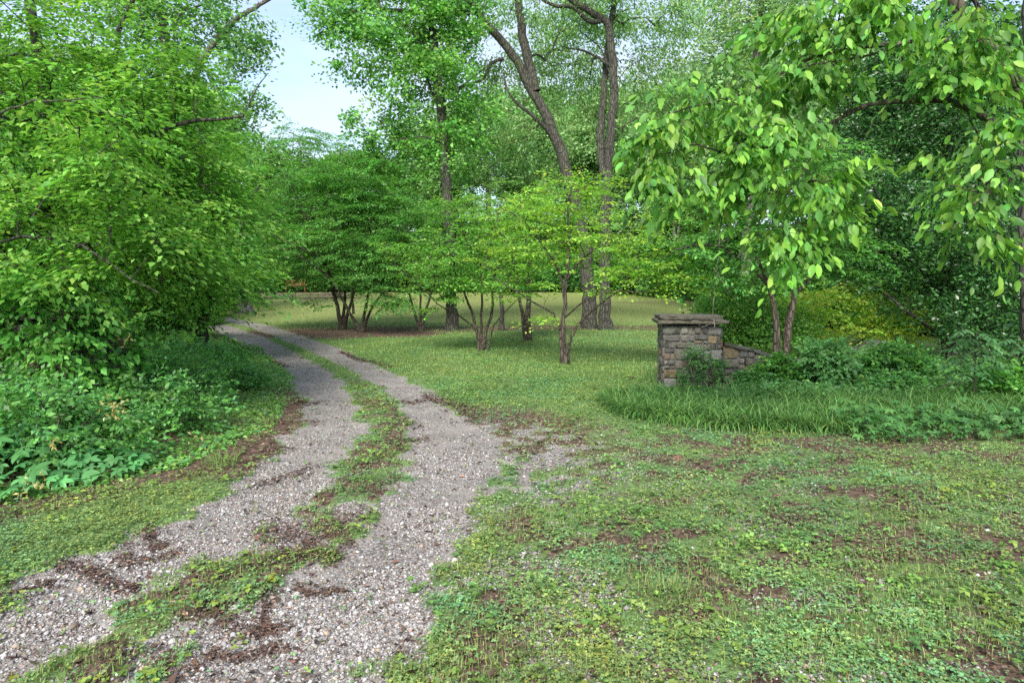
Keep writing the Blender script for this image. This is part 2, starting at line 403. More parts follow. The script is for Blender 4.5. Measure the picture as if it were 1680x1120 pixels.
def copy_tree(root, loc, rz, sc, label, group=None):
    r = root.copy(); COL.objects.link(r); r.location = loc; r.rotation_euler = (0, 0, rz); r.scale = (sc, sc, sc)
    r['label'] = label
    if group: r['group'] = group
    for ch in root.children:
        c = ch.copy(); COL.objects.link(c); c.parent = r
    return r
exec_parts = []

# ============================================================ ground
def axis(a, b, s, lo, hi, g):
    m = list(np.arange(a, b, s)); x, d = b, s
    while x < hi: m.append(x); d *= g; x += d
    m.append(hi); x, d = a - s, s
    while x > lo: m.insert(0, x); d *= g; x -= d
    m.insert(0, lo); return np.array(m)
gx = axis(-7, 8, .055, -400, 400, 1.035); gy = axis(2.2, 13, .055, -60, 700, 1.022)
GX, GY = np.meshgrid(gx, gy); gshape = GX.shape
GZ = height(GX, GY)
mg, mb, ml = masks(GX.ravel(), GY.ravel())
GZ = GZ - (mg.reshape(gshape) * .045)
def ground_mat():
    m, n, l, out = mat_new('ground')
    a = N(n, 'Attribute', attribute_name='mask'); sp = N(n, 'SeparateColor'); l.new(a.outputs['Color'], sp.inputs[0])
    g = N(n, 'TexCoord').outputs['Object']
    def M(op, x, y):
        q = n.new('ShaderNodeMath'); q.operation = op
        for i, v in enumerate((x, y)):
            if hasattr(v, 'links'): l.new(v, q.inputs[i])
            else: q.inputs[i].default_value = v
        return q.outputs[0]
    # gravel
    v = N(n, 'TexVoronoi', Scale=42); l.new(g, v.inputs['Vector']); v2 = N(n, 'TexVoronoi', Scale=42); v2.feature = 'DISTANCE_TO_EDGE'; l.new(g, v2.inputs['Vector'])
    vc = N(n, 'SeparateColor'); l.new(v.outputs['Color'], vc.inputs[0])
    gc = mixc(n, l, vc.outputs[0], (.13, .115, .105), (.34, .32, .31)); gc = mixc(n, l, ramp(n, l, vc.outputs[1], .8, 1), gc, (.30, .24, .19))
    gc = mixc(n, l, ramp(n, l, v2.outputs['Distance'], .0, .10), (.07, .06, .05), gc)
    dust = ramp(n, l, noise(n, l, g, 1.7, 6, .6), .45, .65)
    gc = mixc(n, l, M('MULTIPLY', dust, .75), gc, (.27, .245, .225))
    # soil and litter
    v3 = N(n, 'TexVoronoi', Scale=30, Randomness=1); l.new(g, v3.inputs['Vector']); c3 = N(n, 'SeparateColor'); l.new(v3.outputs['Color'], c3.inputs[0])
    sc = mixc(n, l, c3.outputs[0], (.045, .028, .02), (.15, .10, .075)); sc = mixc(n, l, ramp(n, l, c3.outputs[1], .85, 1), sc, (.24, .17, .13))
    # low green
    f1 = noise(n, l, g, 26, 6, .75); f2 = noise(n, l, g, .8, 5, .6); f3 = noise(n, l, g, 5, 5, .65)
    lc = mixc(n, l, ramp(n, l, f1, .35, .65), (.05, .09, .03), (.14, .255, .085)); lc = mixc(n, l, ramp(n, l, f2, .42, .62), lc, mixc(n, l, ramp(n, l, f1, .35, .65), (.075, .11, .035), (.19, .28, .09)))
    sep = N(n, 'SeparateXYZ'); l.new(g, sep.inputs[0])
    far = ramp(n, l, sep.outputs['Y'], 22, 34)
    lc = mixc(n, l, far, lc, mixc(n, l, ramp(n, l, f3, .3, .7), (.15, .19, .055), (.22, .245, .085)))
    lc = mixc(n, l, M('MULTIPLY', ramp(n, l, f3, .60, .75), .45), lc, (.12, .085, .055))
    n1 = M('MULTIPLY', M('SUBTRACT', noise(n, l, g, 9, 7, .7), .5), .9)
    fb = ramp(n, l, M('ADD', sp.outputs[1], n1), .35, .6); fg = ramp(n, l, M('ADD', sp.outputs[0], n1), .42, .6)
    c = mixc(n, l, fb, lc, sc); c = mixc(n, l, fg, c, gc)
    p = N(n, 'BsdfPrincipled', Roughness=.95); p.inputs['Specular IOR Level'].default_value = .15; l.new(c, p.inputs['Base Color'])
    hgt = M('ADD', M('MULTIPLY', v2.outputs['Distance'], 1.2), M('MULTIPLY', f1, .8))
    b = N(n, 'Bump', Strength=.6, Distance=.02); l.new(hgt, b.inputs['Height']); l.new(b.outputs[0], p.inputs['Normal'])
    l.new(p.outputs[0], out.inputs[0]); return m
M_ground = ground_mat()
def sheet(name, Z, sel=None):
    R, Cn = gshape; idx = np.arange(R * Cn).reshape(R, Cn)
    q = np.stack([idx[:-1, :-1], idx[:-1, 1:], idx[1:, 1:], idx[1:, :-1]], -1)
    q = q[sel] if sel is not None else q.reshape(-1, 4)
    use = np.unique(q); re = np.full(R * Cn, -1); re[use] = np.arange(len(use))
    V = np.stack([GX.ravel(), GY.ravel(), Z.ravel()], 1)[use]
    me = np_mesh(name, V, re[q], None, M_ground, True)
    at = me.attributes.new('mask', 'FLOAT_COLOR', 'POINT')
    at.data.foreach_set('color', np.stack([mg, mb, ml, np.ones_like(mg)], 1)[use].astype(np.float32).ravel())
    return link(name, me)
tag(sheet('ground', GZ), kind='structure', label='lawn and bare soil with clover, moss and leaf litter')
din = np.maximum(tsd(TL, GX, GY), tsd(TR, GX, GY))
din = np.where((GX > np.interp(GY, TL[:, 0], TL[:, 1])) & (GX < np.interp(GY, TR[:, 0], TR[:, 2])), 1, din)
dsel = (din[:-1, :-1] > -.08) & (GY[:-1, :-1] > -2) & (GY[:-1, :-1] < 60)
tag(sheet('gravel_driveway', GZ + .004, dsel), kind='structure', label='curving gravel driveway of two wheel tracks with a weedy strip between')

def gh(X, Y):
    g = masks(X, Y)[0]; return height(X, Y) - .045 * g + .004
def scatter(n, y0, y1, rng, slope=.86, pw=1.0):
    """points on the ground, denser near by"""
    u = rng.random(n); Y = np.exp(np.log(y0) + u ** pw * (np.log(y1) - np.log(y0)))
    X = rng.uniform(-slope, slope, n) * Y
    return X, Y

# ---- gravel stones
ico_v = None
def stones(n, y0, y1, seed, size, keepf):
    rng = np.random.default_rng(seed); X, Y = scatter(n, y0, y1, rng); k = keepf(X, Y, rng); X, Y = X[k], Y[k]; m = len(X)
    t = (1 + 5 ** .5) / 2
    base = nrm(np.array([(0, 0, 1.), (1, 0, .1), (.31, .95, -.05), (-.81, .59, .1), (-.81, -.59, -.1), (.31, -.95, .05), (0, 0, -1)]))
    fc = np.array([(0, 1, 2), (0, 2, 3), (0, 3, 4), (0, 4, 5), (0, 5, 1), (6, 2, 1), (6, 3, 2), (6, 4, 3), (6, 5, 4), (6, 1, 5)])
    sz = size * np.exp(rng.normal(0, .38, m)) 
    V = base[None] * (1 + rng.normal(0, .16, (m, 7, 1))) * (sz[:, None] * np.array([[1, .8, .55]]))[:, None, :] * np.exp(rng.normal(0, .15, (m, 1, 3)))
    a = rng.uniform(0, 6.28, m); c, s = np.cos(a)[:, None], np.sin(a)[:, None]
    x = V[..., 0] * c - V[..., 1] * s; y = V[..., 0] * s + V[..., 1] * c
    tl = rng.normal(0, .25, (m, 1)); z = V[..., 2] + x * tl
    V = np.stack([x + X[:, None], y + Y[:, None], z + (gh(X, Y) + sz * .22)[:, None]], -1)
    Q = (np.arange(m) * 7)[:, None, None] + fc[None]
    col = vary(None, m, .18, .03, rng, [(.31, .295, .285), (.215, .20, .19), (.42, .40, .395), (.12, .10, .088), (.25, .195, .15)], [.32, .29, .13, .16, .10])
    return np_mesh('gravel', V.reshape(-1, 3), Q.reshape(-1, 3), np.repeat(col, 10, 0), M_stonebits)
def kg(X, Y, rng):
    g = masks(X, Y)[0]; d = fbm(X, Y, .8, 77); return rng.random(len(X)) < np.clip(g * 1.1 - .1, 0, 1) * (1 - .68 * sstep(.47, .58, d))
tag(link('gravel', stones(330000, 2.45, 12, 5, .0060, kg)), kind='stuff', label='loose pale grey crushed stone on the driveway')
tag(link('gravel', stones(26000, 2.45, 8, 6, .0095, kg)), kind='stuff', label='larger loose stones among the driveway gravel')

# ---- clover and broadleaf weeds
def dens(X, Y, rng, sc=.5, seed=41, lo=.36, hi=.62):
    g, b, l_ = masks(X, Y)
    c = sstep(lo, hi, fbm(X, Y, sc, seed, 4) * .75 + fbm(X, Y, 2.2, seed + 7) * .25)
    return np.clip(.30 + l_ * .8 - g * .62 - .35 * (b > .9), 0.015, 1) * (.10 + .90 * c)
def clover(n, y0, y1, seed, lf, palette, pwr=1.0, hgt=.05, sc=.4, lo=.36, hi=.62, tri=3, extra=None):
    rng = np.random.default_rng(seed); X, Y = scatter(n, y0, y1, rng, .9, pwr); k = rng.random(n) < dens(X, Y, rng, sc, 41 + seed, lo, hi)
    if extra is not None: k &= extra(X, Y, rng)
    X, Y = X[k], Y[k]; m = len(X); L = lf * (1 + Y * .045) * np.exp(rng.normal(0, .25, m))
    Z = gh(X, Y) + hgt * (.15 + rng.random(m)) * (fbm(X, Y, .25, 50) + .3); a0 = rng.uniform(0, 6.28, m); G = Geo()
    cc = vary(None, m, .18, .08, rng, palette)
    patch = np.exp((fbm(X, Y, .5, 60 + seed) - .5) * .9)[:, None] * np.exp(np.array([.85, 0, -.7]) * (fbm(X, Y, .8, 63 + seed) - .5)[:, None]); cc = cc * patch
    for j in range(tri):
        a = a0 + j * 6.283 / tri + rng.normal(0, .2, m); d = np.stack([np.cos(a), np.sin(a), rng.normal(.08, .3, m)], 1)
        nn = np.array([0, 0, 1.]) + rng.normal(0, .3, (m, 3)); p = np.stack([X, Y, Z], 1)
        V, Q = leafquads(p, d, nn, L, L * .85, .12, .1); G.add(V, Q, cc)
    return G.mesh('clover', M_grass)
C1 = [(.17, .31, .12), (.20, .34, .13), (.13, .26, .10), (.25, .36, .10), (.20, .29, .09)]
C2 = [(.15, .27, .055), (.20, .31, .06), (.12, .22, .05)]
tag(link('clover', clover(230000, 2.45, 11, 1, .0105, C1, 1.0, .035, .20, .34, .57)), kind='stuff', label='low blue-green clover over the bare foreground')
tag(link('clover', clover(160000, 9, 30, 2, .013, C1[:4] + C2, 1.0, .05, .9, .25, .55)), kind='stuff', label='dense clover over the mid lawn')
tag(link('weeds', clover(30000, 2.45, 12, 3, .019, C2, 1.0, .05, .5, .45, .62, 4)), kind='stuff', label='yellow-green broadleaf weeds among the clover')

# ---- grass
def grass(n, y0, y1, seed, L, W, pal, sc=.6, lo=.42, hi=.6, extra=None, seg=2):
    rng = np.random.default_rng(seed); X, Y = scatter(n, y0, y1, rng, .9); k = rng.random(n) < dens(X, Y, rng, sc, 141 + seed, lo, hi)
    if extra is not None: k = extra(X, Y, rng)
    X, Y = X[k], Y[k]; m = len(X)
    V, t, q = blades(np.stack([X, Y, gh(X, Y) - .004], 1), rng.uniform(0, 6.28, m), L * np.exp(rng.normal(0, .35, m)), W * (1 + Y * .06), rng.uniform(.25, 1.0, m), seg)
    cc = vary(None, m, .2, .08, rng, pal); G = Geo(); G.add(V, [t, q]); G.C = [cc, np.tile(cc, (seg - 1, 1))]
    return G.mesh('grass', M_grass)
GP = [(.17, .27, .07), (.23, .32, .08), (.14, .25, .065), (.30, .32, .13)]
tag(link('grass', grass(190000, 2.45, 14, 1, .036, .0026, GP)), kind='stuff', label='short thin grass of the foreground and the strip between the tracks')
tag(link('grass', grass(130000, 12, 42, 2, .06, .004, GP + [(.2, .26, .07)], 2.0, .1, .5)), kind='stuff', label='short grass of the lawn under the trees')
def tuft(cx, cy, r):
    return lambda X, Y, rng: (rng.random(len(X)) < np.exp(-((X - cx) ** 2 + (Y - cy) ** 2) / r ** 2 * 2))

# ---- litter: dry leaf flakes, drifts of brown debris washed into lines on the tracks
def litter():
    rng = np.random.default_rng(15); X, Y = scatter(190000, 2.45, 30, rng); g, b, l_ = masks(X, Y)
    k = rng.random(len(X)) < .03 + .5 * b * (1 - .3 * g) + .11 * g; X, Y = X[k], Y[k]; Lr = np.full(len(X), .016); 
    # drift lines
    px = [(90, 925, 240, 950, 10), (230, 870, 275, 885, 8), (190, 905, 290, 905, 12), (0, 965, 85, 955, 12), (355, 940, 560, 905, 16), (280, 1015, 470, 1010, 13), (350, 990, 455, 968, 9),
          (345, 1055, 470, 1062, 9), (250, 1080, 330, 1085, 14), (440, 905, 560, 908, 12), (500, 880, 580, 885, 10), (430, 850, 600, 862, 30), (480, 955, 560, 960, 8), (430, 780, 500, 775, 18), (430, 740, 470, 735, 14),
          (600, 760, 660, 735, 20), (640, 690, 690, 690, 16), (640, 720, 700, 722, 14), (590, 800, 650, 790, 16), (470, 690, 520, 690, 12), (480, 660, 530, 655, 8), (655, 655, 700, 655, 8), (430, 985, 440, 1030, 10),
          (700, 640, 780, 690, 12), (380, 560, 470, 600, 5), (560, 575, 640, 605, 5), (330, 545, 400, 570, 4)]
    for x0, y0, x1, y1, th in px:
        A = np.array(ground_at(x0, y0)); B = np.array(ground_at(x1, y1)); ln = np.linalg.norm(B - A); wd = th / F * A[1] * 1.1
        m = int(680 * ln * (1 + min(wd, .15) * 8) * 7 / max(A[1], 4)); t = rng.random(m); ph = rng.uniform(0, 6.28)
        q = A + (B - A) * t[:, None] + np.stack([.4 * rng.normal(0, wd, m), rng.normal(0, wd, m) + wd * 1.6 * np.sin(t * 5 + ph)], 1)
        X = np.append(X, q[:, 0]); Y = np.append(Y, q[:, 1]); Lr = np.append(Lr, np.full(m, .013))
    m = len(X); a = rng.uniform(0, 6.28, m); L = Lr * (1 + Y * .05) * np.exp(rng.normal(0, .45, m))
    p = np.stack([X, Y, gh(X, Y) + .006 + .012 * rng.random(m)], 1); d = np.stack([np.cos(a), np.sin(a), rng.normal(0, .22, m)], 1)
    V, Q = leafquads(p, d, np.array([0, 0, 1.]) + rng.normal(0, .35, (m, 3)), L, L * rng.uniform(.2, .7, m), .2, .15)
    return np_mesh('leaf_litter', V, Q, vary(None, m, .3, .05, rng, [(.065, .036, .026), (.04, .024, .018), (.11, .065, .042), (.18, .12, .09), (.08, .04, .028)]), M_litter)
tag(link('leaf_litter', litter()), kind='stuff', label='dry brown leaf litter and washed-up debris')

# ============================================================ stone pillars and walls
STONE = [(.14, .127, .105), (.11, .102, .088), (.175, .16, .13), (.19, .145, .085), (.17, .098, .058), (.14, .10, .075), (.07, .066, .062), (.20, .185, .16)]
STONEW = [.24, .20, .17, .12, .04, .08, .08, .07]
def masonry(G, w, hfun, origin, ux, nx, rng, lo=.085, hi=.27):
    """irregular blocks over a wall face: origin = lower left corner, ux = along, nx = outward; hfun(x) = top height"""
    H = max(hfun(0), hfun(w)); cells = []
    def split(x0, y0, x1, y1):
        a, b = x1 - x0, y1 - y0
        if (a < hi and b < hi * .8 and rng.random() < .55) or (a < lo * 1.7 and b < lo * 1.7):
            cells.append((x0, y0, x1, y1)); return
        if a / b > rng.uniform(.8, 1.5) and a > lo * 1.6: t = x0 + a * rng.uniform(.32, .68); split(x0, y0, t, y1); split(t, y0, x1, y1)
        elif b > lo * 1.5: t = y0 + b * rng.uniform(.32, .68); split(x0, y0, x1, t); split(x0, t, x1, y1)
        else: cells.append((x0, y0, x1, y1))
    n = max(1, int(round(w / 1.0)))
    for i in range(n): split(w * i / n, 0, w * (i + 1) / n, H)
    up = np.array([0, 0, 1.]); ux = np.asarray(ux, float); nx = np.asarray(nx, float)
    for x0, y0, x1, y1 in cells:
        hm = hfun((x0 + x1) / 2)
        if y0 > hm - .05: continue
        y1 = min(y1, hm)
        g = .005; a, b = x1 - x0 - 2 * g, y1 - y0 - 2 * g
        if a < .03 or b < .03: continue
        k = min(a, b) * rng.uniform(.10, .26); pts = []
        for cx, cy, sx, sy in ((x0 + g, y0 + g, 1, 1), (x1 - g, y0 + g, -1, 1), (x1 - g, y1 - g, -1, -1), (x0 + g, y1 - g, 1, -1)):
            c1 = (cx + sx * k * rng.uniform(.3, 1.2), cy + rng.uniform(0, .008) * sy); c2 = (cx + rng.uniform(0, .008) * sx, cy + sy * k * rng.uniform(.3, 1.2))
            pts += ([c2, c1] if sx * sy > 0 else [c1, c2])
        pts = np.array(pts); c = pts.mean(0); dp = rng.uniform(.004, .024)
        rings = []
        for sc, dd in ((1, -.02), (1, dp * .55), (.93, dp * .92), (.6, dp * 1.05)):
            q = c + (pts - c) * sc; z = dd + (rng.normal(0, .004, 8) if dd > 0 else 0)
            rings.append(np.asarray(origin) + q[:, :1] * ux + q[:, 1:] * up + np.asarray(z)[..., None] * np.ones((8, 1)) * nx)
        V = np.vstack(rings + [(np.asarray(origin) + c[0] * ux + c[1] * up + (dp + .004) * nx)[None]])
        j = np.arange(8); j2 = (j + 1) % 8
        Q = np.concatenate([np.stack([r * 8 + j, r * 8 + j2, r * 8 + 8 + j2, r * 8 + 8 + j], 1) for r in range(3)])
        T = np.stack([24 + j, 24 + j2, np.full(8, 32)], 1)
        col = vary(None, 1, .18, .05, rng, STONE, STONEW)
        G.add(V, [T, Q]); G.C += [np.repeat(col, 8, 0), np.repeat(col, 24, 0)]
def boxgeo(c, s, rng=None, jit=0, seg=1):
    """box with optional rough, subdivided edge"""
    nx = max(1, int(s[0] / .09)) if jit else 1; ny = max(1, int(s[1] / .09)) if jit else 1
    import itertools
    xs = np.linspace(-.5, .5, nx + 1); ys = np.linspace(-.5, .5, ny + 1); lev = [(-.5, .0), (-.36, 1), (.1, .6), (.38, 1), (.5, .0)] if jit else [(-.5, 0), (.5, 0)]
    per = [(x, -.5) for x in xs[:-1]] + [(.5, y) for y in ys[:-1]] + [(x, .5) for x in xs[:0:-1]] + [(-.5, y) for y in ys[:0:-1]]
    per = np.array(per); m = len(per); V = []
    for z, b in lev:
        o = per * (1 - (.012 * (1 - b) if jit else 0)) * (1 + (.03 * (vnoise(per[:, 0] * 3 + z * 5 + c[0] * 9, per[:, 1] * 3 + c[2] * 7, .5, 4) - .5)[:, None] if jit else 0))
        p = np.column_stack([o * np.array(s[:2]), np.full(m, z * s[2])])
        if jit: p[:, :2] += rng.normal(0, jit, (m, 2)); p[:, 2] += rng.normal(0, jit * .5, m)
        V.append(p)
    V = np.vstack(V + [np.array([[0, 0, -.5 * s[2]], [0, 0, .5 * s[2]]])]) + np.asarray(c)
    j = np.arange(m); j2 = (j + 1) % m; L = len(lev)
    Q = np.concatenate([np.stack([r * m + j, r * m + j2, (r + 1) * m + j2, (r + 1) * m + j], 1) for r in range(L - 1)])
    T = np.concatenate([np.stack([j2, j, np.full(m, L * m)], 1), np.stack([(L - 1) * m + j, (L - 1) * m + j2, np.full(m, L * m + 1)], 1)])
    return V, T, Q
def add_box(G, c, s, col, rng=None, jit=0):
    V, T, Q = boxgeo(c, s, rng, jit); G.add(V, [T, Q]); G.C += [np.tile(col, (len(T), 1)), np.tile(col, (len(Q), 1))]
def stone_pillar(x, y, w, h, rot, label, seed):
    rng = np.random.default_rng(seed); root = thing('stone_pillar', (x, y, float(height(x, y))), label, 'stone pillar', 'stone pillars of the gateway')
    root.rotation_euler.z = rot
    G = Geo(); a = w / 2
    for ux, nx, o in (((1, 0, 0), (0, -1, 0), (-a, -a, 0)), ((0, 1, 0), (1, 0, 0), (a, -a, 0)), ((-1, 0, 0), (0, 1, 0), (a, a, 0)), ((0, -1, 0), (-1, 0, 0), (-a, a, 0))):
        masonry(G, w, lambda t: h, np.array(o) - np.array([0, 0, .05]), ux, nx, rng)
    link('stonework', G.mesh('stonework', M_masonry), root)
    C = Geo(); add_box(C, (0, 0, h / 2 - .1), (w - .012, w - .012, h + .12), (.12, .115, .10)); link('mortar', C.mesh('mortar', M_masonry), root)
    S = Geo(); add_box(S, (0, 0, h + .025), (w + .19, w + .19, .05), (.12, .108, .078), rng, .011); link('cap_slab', S.mesh('cap_slab', M_masonry, None, False), root)
    S = Geo(); add_box(S, (-.02, .0, h + .088), (w + .08, w + .08, .065), (.095, .088, .065), rng, .013)
    link('cap_slab', S.mesh('cap_slab', M_masonry), root)
    return root
pil = stone_pillar(2.83, 10.95, .87, 1.03, -0.11, 'square mottled stone gate pillar with a two-layer slate cap standing right of the lawn', 4)
pil2 = stone_pillar(-5.05, 7.6, .93, 1.12, -.1, 'stone gate pillar almost swallowed by leafy vine left of the driveway', 9)
def stone_wall(name, x0, y0, x1, y1, hf, label, seed, th=.36):
    rng = np.random.default_rng(seed); L = math.hypot(x1 - x0, y1 - y0); a = math.atan2(y1 - y0, x1 - x0)
    root = thing(name, (x0, y0, float(height(x0, y0))), label, 'stone wall'); root.rotation_euler.z = a
    G = Geo(); masonry(G, L, hf, (0, -th / 2, -.05), (1, 0, 0), (0, -1, 0), rng, .10, .30)
    masonry(G, L, lambda t: hf(L - t), (L, th / 2, -.05), (-1, 0, 0), (0, 1, 0), rng, .10, .30)
    link('stonework', G.mesh('stonework', M_masonry), root)
    n = int(L / .5); C = Geo(); K = Geo()
    for i in range(n):
        t0, t1 = L * i / n, L * (i + 1) / n; h0, h1 = hf(t0) - .07, hf(t1) - .07
        V = np.array([(t, s * (th / 2 - .008), z) for t, hh in ((t0, h0), (t1, h1)) for s in (-1, 1) for z in (-.2, hh)])
        Q = np.array([(0, 4, 5, 1), (2, 3, 7, 6), (1, 5, 7, 3)]); C.add(V, Q, np.tile((.12, .115, .10), (3, 1)))
        cc = vary((.10, .09, .075), 1, .15, .05, rng)[0]; sl = math.atan2(h1 - h0, t1 - t0)
        V, T, Q = boxgeo((0, 0, 0), (t1 - t0 - .01, th + .10, .055), rng, .006); cs, sn = math.cos(sl), math.sin(sl)
        V = np.stack([V[:, 0] * cs - V[:, 2] * sn + (t0 + t1) / 2, V[:, 1], V[:, 0] * sn + V[:, 2] * cs + (h0 + h1) / 2 + .035], 1); K.add(V, [T, Q]); K.C += [np.tile(cc, (len(T), 1)), np.tile(cc, (len(Q), 1))]
    link('mortar', C.mesh('mortar', M_masonry), root); link('coping', K.mesh('coping', M_masonry), root)
    return root
stone_wall('stone_wall', 3.28, 10.9, 6.3, 11.6, lambda t: .74 - .34 * float(sstep(0, 1.4, t)) + .3 * float(sstep(2.2, 3.0, t)), 'low sloping fieldstone wall running right from the gate pillar behind the liriope', 21)
stone_wall('stone_wall', -5.6, 7.7, -9.4, 8.6, lambda t: .8 - .3 * float(sstep(0, 1.6, t)), 'low fieldstone wall running left from the vine-covered pillar', 22)
# low brick edging far up the lawn
G = Geo(); rngk = np.random.default_rng(3)
for i in range(15):
    x = -22.5 + i * .62; add_box(G, (x, 56.4 + .02 * math.sin(i), float(height(x, 56.2)) + .13), (.6, .3, .34), vary((.17, .14, .10), 1, .12, .04, rngk)[0], rngk, .008)
lw = link('retaining_wall', G.mesh('retaining_wall', M_masonry)); tag(lw, 'low pale retaining wall at the far end of the lawn', 'retaining wall')

# wooden swing bench at the far end
def bench(x, y, rz):
    z = float(height(x, y)); root = thing('wooden_bench', (x, y, z), 'small reddish-brown wooden bench swing beyond the far lawn', 'bench'); root.rotation_euler.z = rz
    c = (.24, .085, .035); rg = np.random.default_rng(2)
    def part(name, bs):
        G = Geo()
        for cc, s in bs: add_box(G, cc, s, vary(c, 1, .1, .02, rg)[0])
        return link(name, G.mesh(name, M_wood), root)
    part('seat', [((0, -.22 + .11 * i, .55), (1.5, .09, .035)) for i in range(5)])
    part('backrest', [((0, .28 + .012 * i, .66 + .105 * i), (1.5, .03, .085)) for i in range(5)] + [((s * .7, .30, .85), (.07, .04, .66)) for s in (-1, 0, 1)])
    for s in (-1, 1):
        part('armrest', [((s * .76, 0, .82), (.07, .62, .04)), ((s * .76, -.26, .69), (.05, .05, .24))])
        part('leg', [((s * .76, -.26, .28), (.07, .07, .57)), ((s * .76, .27, .28), (.07, .07, .57)), ((s * .76, 0, .12), (.05, .5, .05))])
bench((483 - CX) / F * 57.5, 57.8, .25)

# ============================================================ the trees
FL = dict(flat=1.0)
MAPLE = [(.07, .18, .045), (.095, .225, .05), (.05, .14, .04), (.12, .25, .06)]
LIGHT = [(.095, .215, .045), (.13, .265, .055), (.075, .17, .04), (.17, .295, .07)]
DOG = [(.20, .34, .05), (.26, .38, .06), (.15, .28, .055), (.12, .24, .055)]
OAKP = [(.11, .22, .075), (.14, .26, .085), (.08, .17, .06), (.17, .27, .11)]
FARP = [(.14, .25, .11), (.17, .28, .13), (.11, .20, .09), (.19, .28, .14)]
DEEP = [(.04, .125, .035), (.055, .16, .04), (.03, .095, .03), (.08, .19, .05)]

# --- left: big arching tree in front, its sprays sweeping down to the right
tree('beech_tree', 'large light-green tree at the left edge with long drooping sprays over the driveway', 'tree', 8.6,
     [([(60, 720, .6), (75, 560, .5), (72, 400, .4), (80, 240, .3), (60, 60, .3), (30, -160, .2)], .13, .05),
      ([(72, 420, .4), (150, 300, 0), (290, 205, -.3), (400, 190, -.4)], .055, .015),
      ([(75, 380, .4), (160, 250, .2), (200, 40, .3), (260, -80, .2)], .05, .02),
      ([(74, 430, .4), (-60, 340, -.8), (-250, 250, -1)], .05, .02),
      ([(72, 480, .4), (0, 400, -1.2), (120, 400, -1.8), (260, 480, -1.8)], .024, .006),
      ([(78, 200, .3), (0, 190, -1.6), (80, 165, -2.6), (170, 160, -3.0)], .018, .004)],
     [(60, 110, 0, 260, 190, 1.8), (215, 200, .2, 175, 150, 1.6), (290, 330, .3, 130, 110, 1.3), (150, 350, -1.2, 190, 95, 1.3), (20, 330, -.6, 170, 130, 1.5),
      (250, 420, -.8, 130, 70, 1.0), (60, 445, -1.6, 170, 70, .9), (330, 300, .6, 90, 80, 1.0), (345, 450, .2, 65, 42, .9), (130, 160, -2.6, 90, 40, .5), (200, 250, -1.8, 110, 40, .6), (-150, 200, -.5, 170, 300, 2)],
     950, dict(n=70, R=.50, L=.070, W=.044, col=None, palette=LIGHT, droop=.30, tilt=.26, thick=.05), B_dark, tiers=.24, tslope=.45, seed=3, gk=dict(arch=.16, rtip=.004))
tree('hornbeam_tree', 'mid-green spreading tree behind the left edge tree with foliage reaching down to the gravel', 'tree', 15.5,
     [([(330, 560, 0), (345, 420, 0), (340, 300, 0), (320, 160, 0)], .13, .05), ([(340, 400, 0), (400, 340, 0), (430, 300, 0)], .05, .02), ([(340, 360, 0), (250, 250, 0), (200, 160, 0)], .05, .02)],
     [(270, 300, 0, 130, 110, 1.8), (345, 320, .2, 65, 100, 1.5), (350, 420, -.2, 68, 56, 1.4), (290, 430, -1, 130, 75, 1.6), (200, 200, .5, 190, 110, 2.0), (395, 462, -.2, 42, 24, .8), (215, 500, -1.5, 130, 55, 1.5)],
     620, dict(n=64, R=.72, L=.115, W=.07, col=None, palette=MAPLE + LIGHT[:2], droop=.28, tilt=.34), B_dark, tiers=.32, tslope=.4, seed=5)
tree('oak_tree', 'tall dark-leaved tree behind the left foliage with a thick limb leaning into the sky', 'tree', 36,
     [([(398, 560, 0), (397, 400, 0), (382, 320, 0), (372, 285, .2), (345, 235, 0), (300, 170, 0), (270, 60, 0), (250, -100, 0)], .40, .2),
      ([(300, 175, 0), (335, 95, 0), (385, 35, 0), (440, 0, 0), (520, -60, 0)], .21, .06),
      ([(285, 110, 0), (300, 20, .3), (340, 5, .3), (360, -20, 0)], .07, .03), ([(375, 290, 0), (400, 190, -1), (425, 140, -1.4), (440, 120, -1.5)], .07, .02),
      ([(350, 240, 0), (385, 130, -.5), (420, 110, -.6)], .05, .015)],
     [(300, 40, 0, 120, 70, 2.4), (395, 90, 0, 42, 42, 1.4), (370, 150, -.5, 60, 45, 1.6), (385, 225, 0, 55, 40, 1.6), (230, -20, 0, 190, 70, 3), (330, 190, .5, 60, 60, 2), (418, 60, 0, 24, 40, 1), (420, 180, 0, 26, 30, 1), (360, -60, 0, 130, 40, 2)],
     420, dict(n=46, R=.9, L=.21, W=.12, col=None, palette=OAKP + DEEP[:2], flat=.0, tilt=.7), B_grey, seed=8)

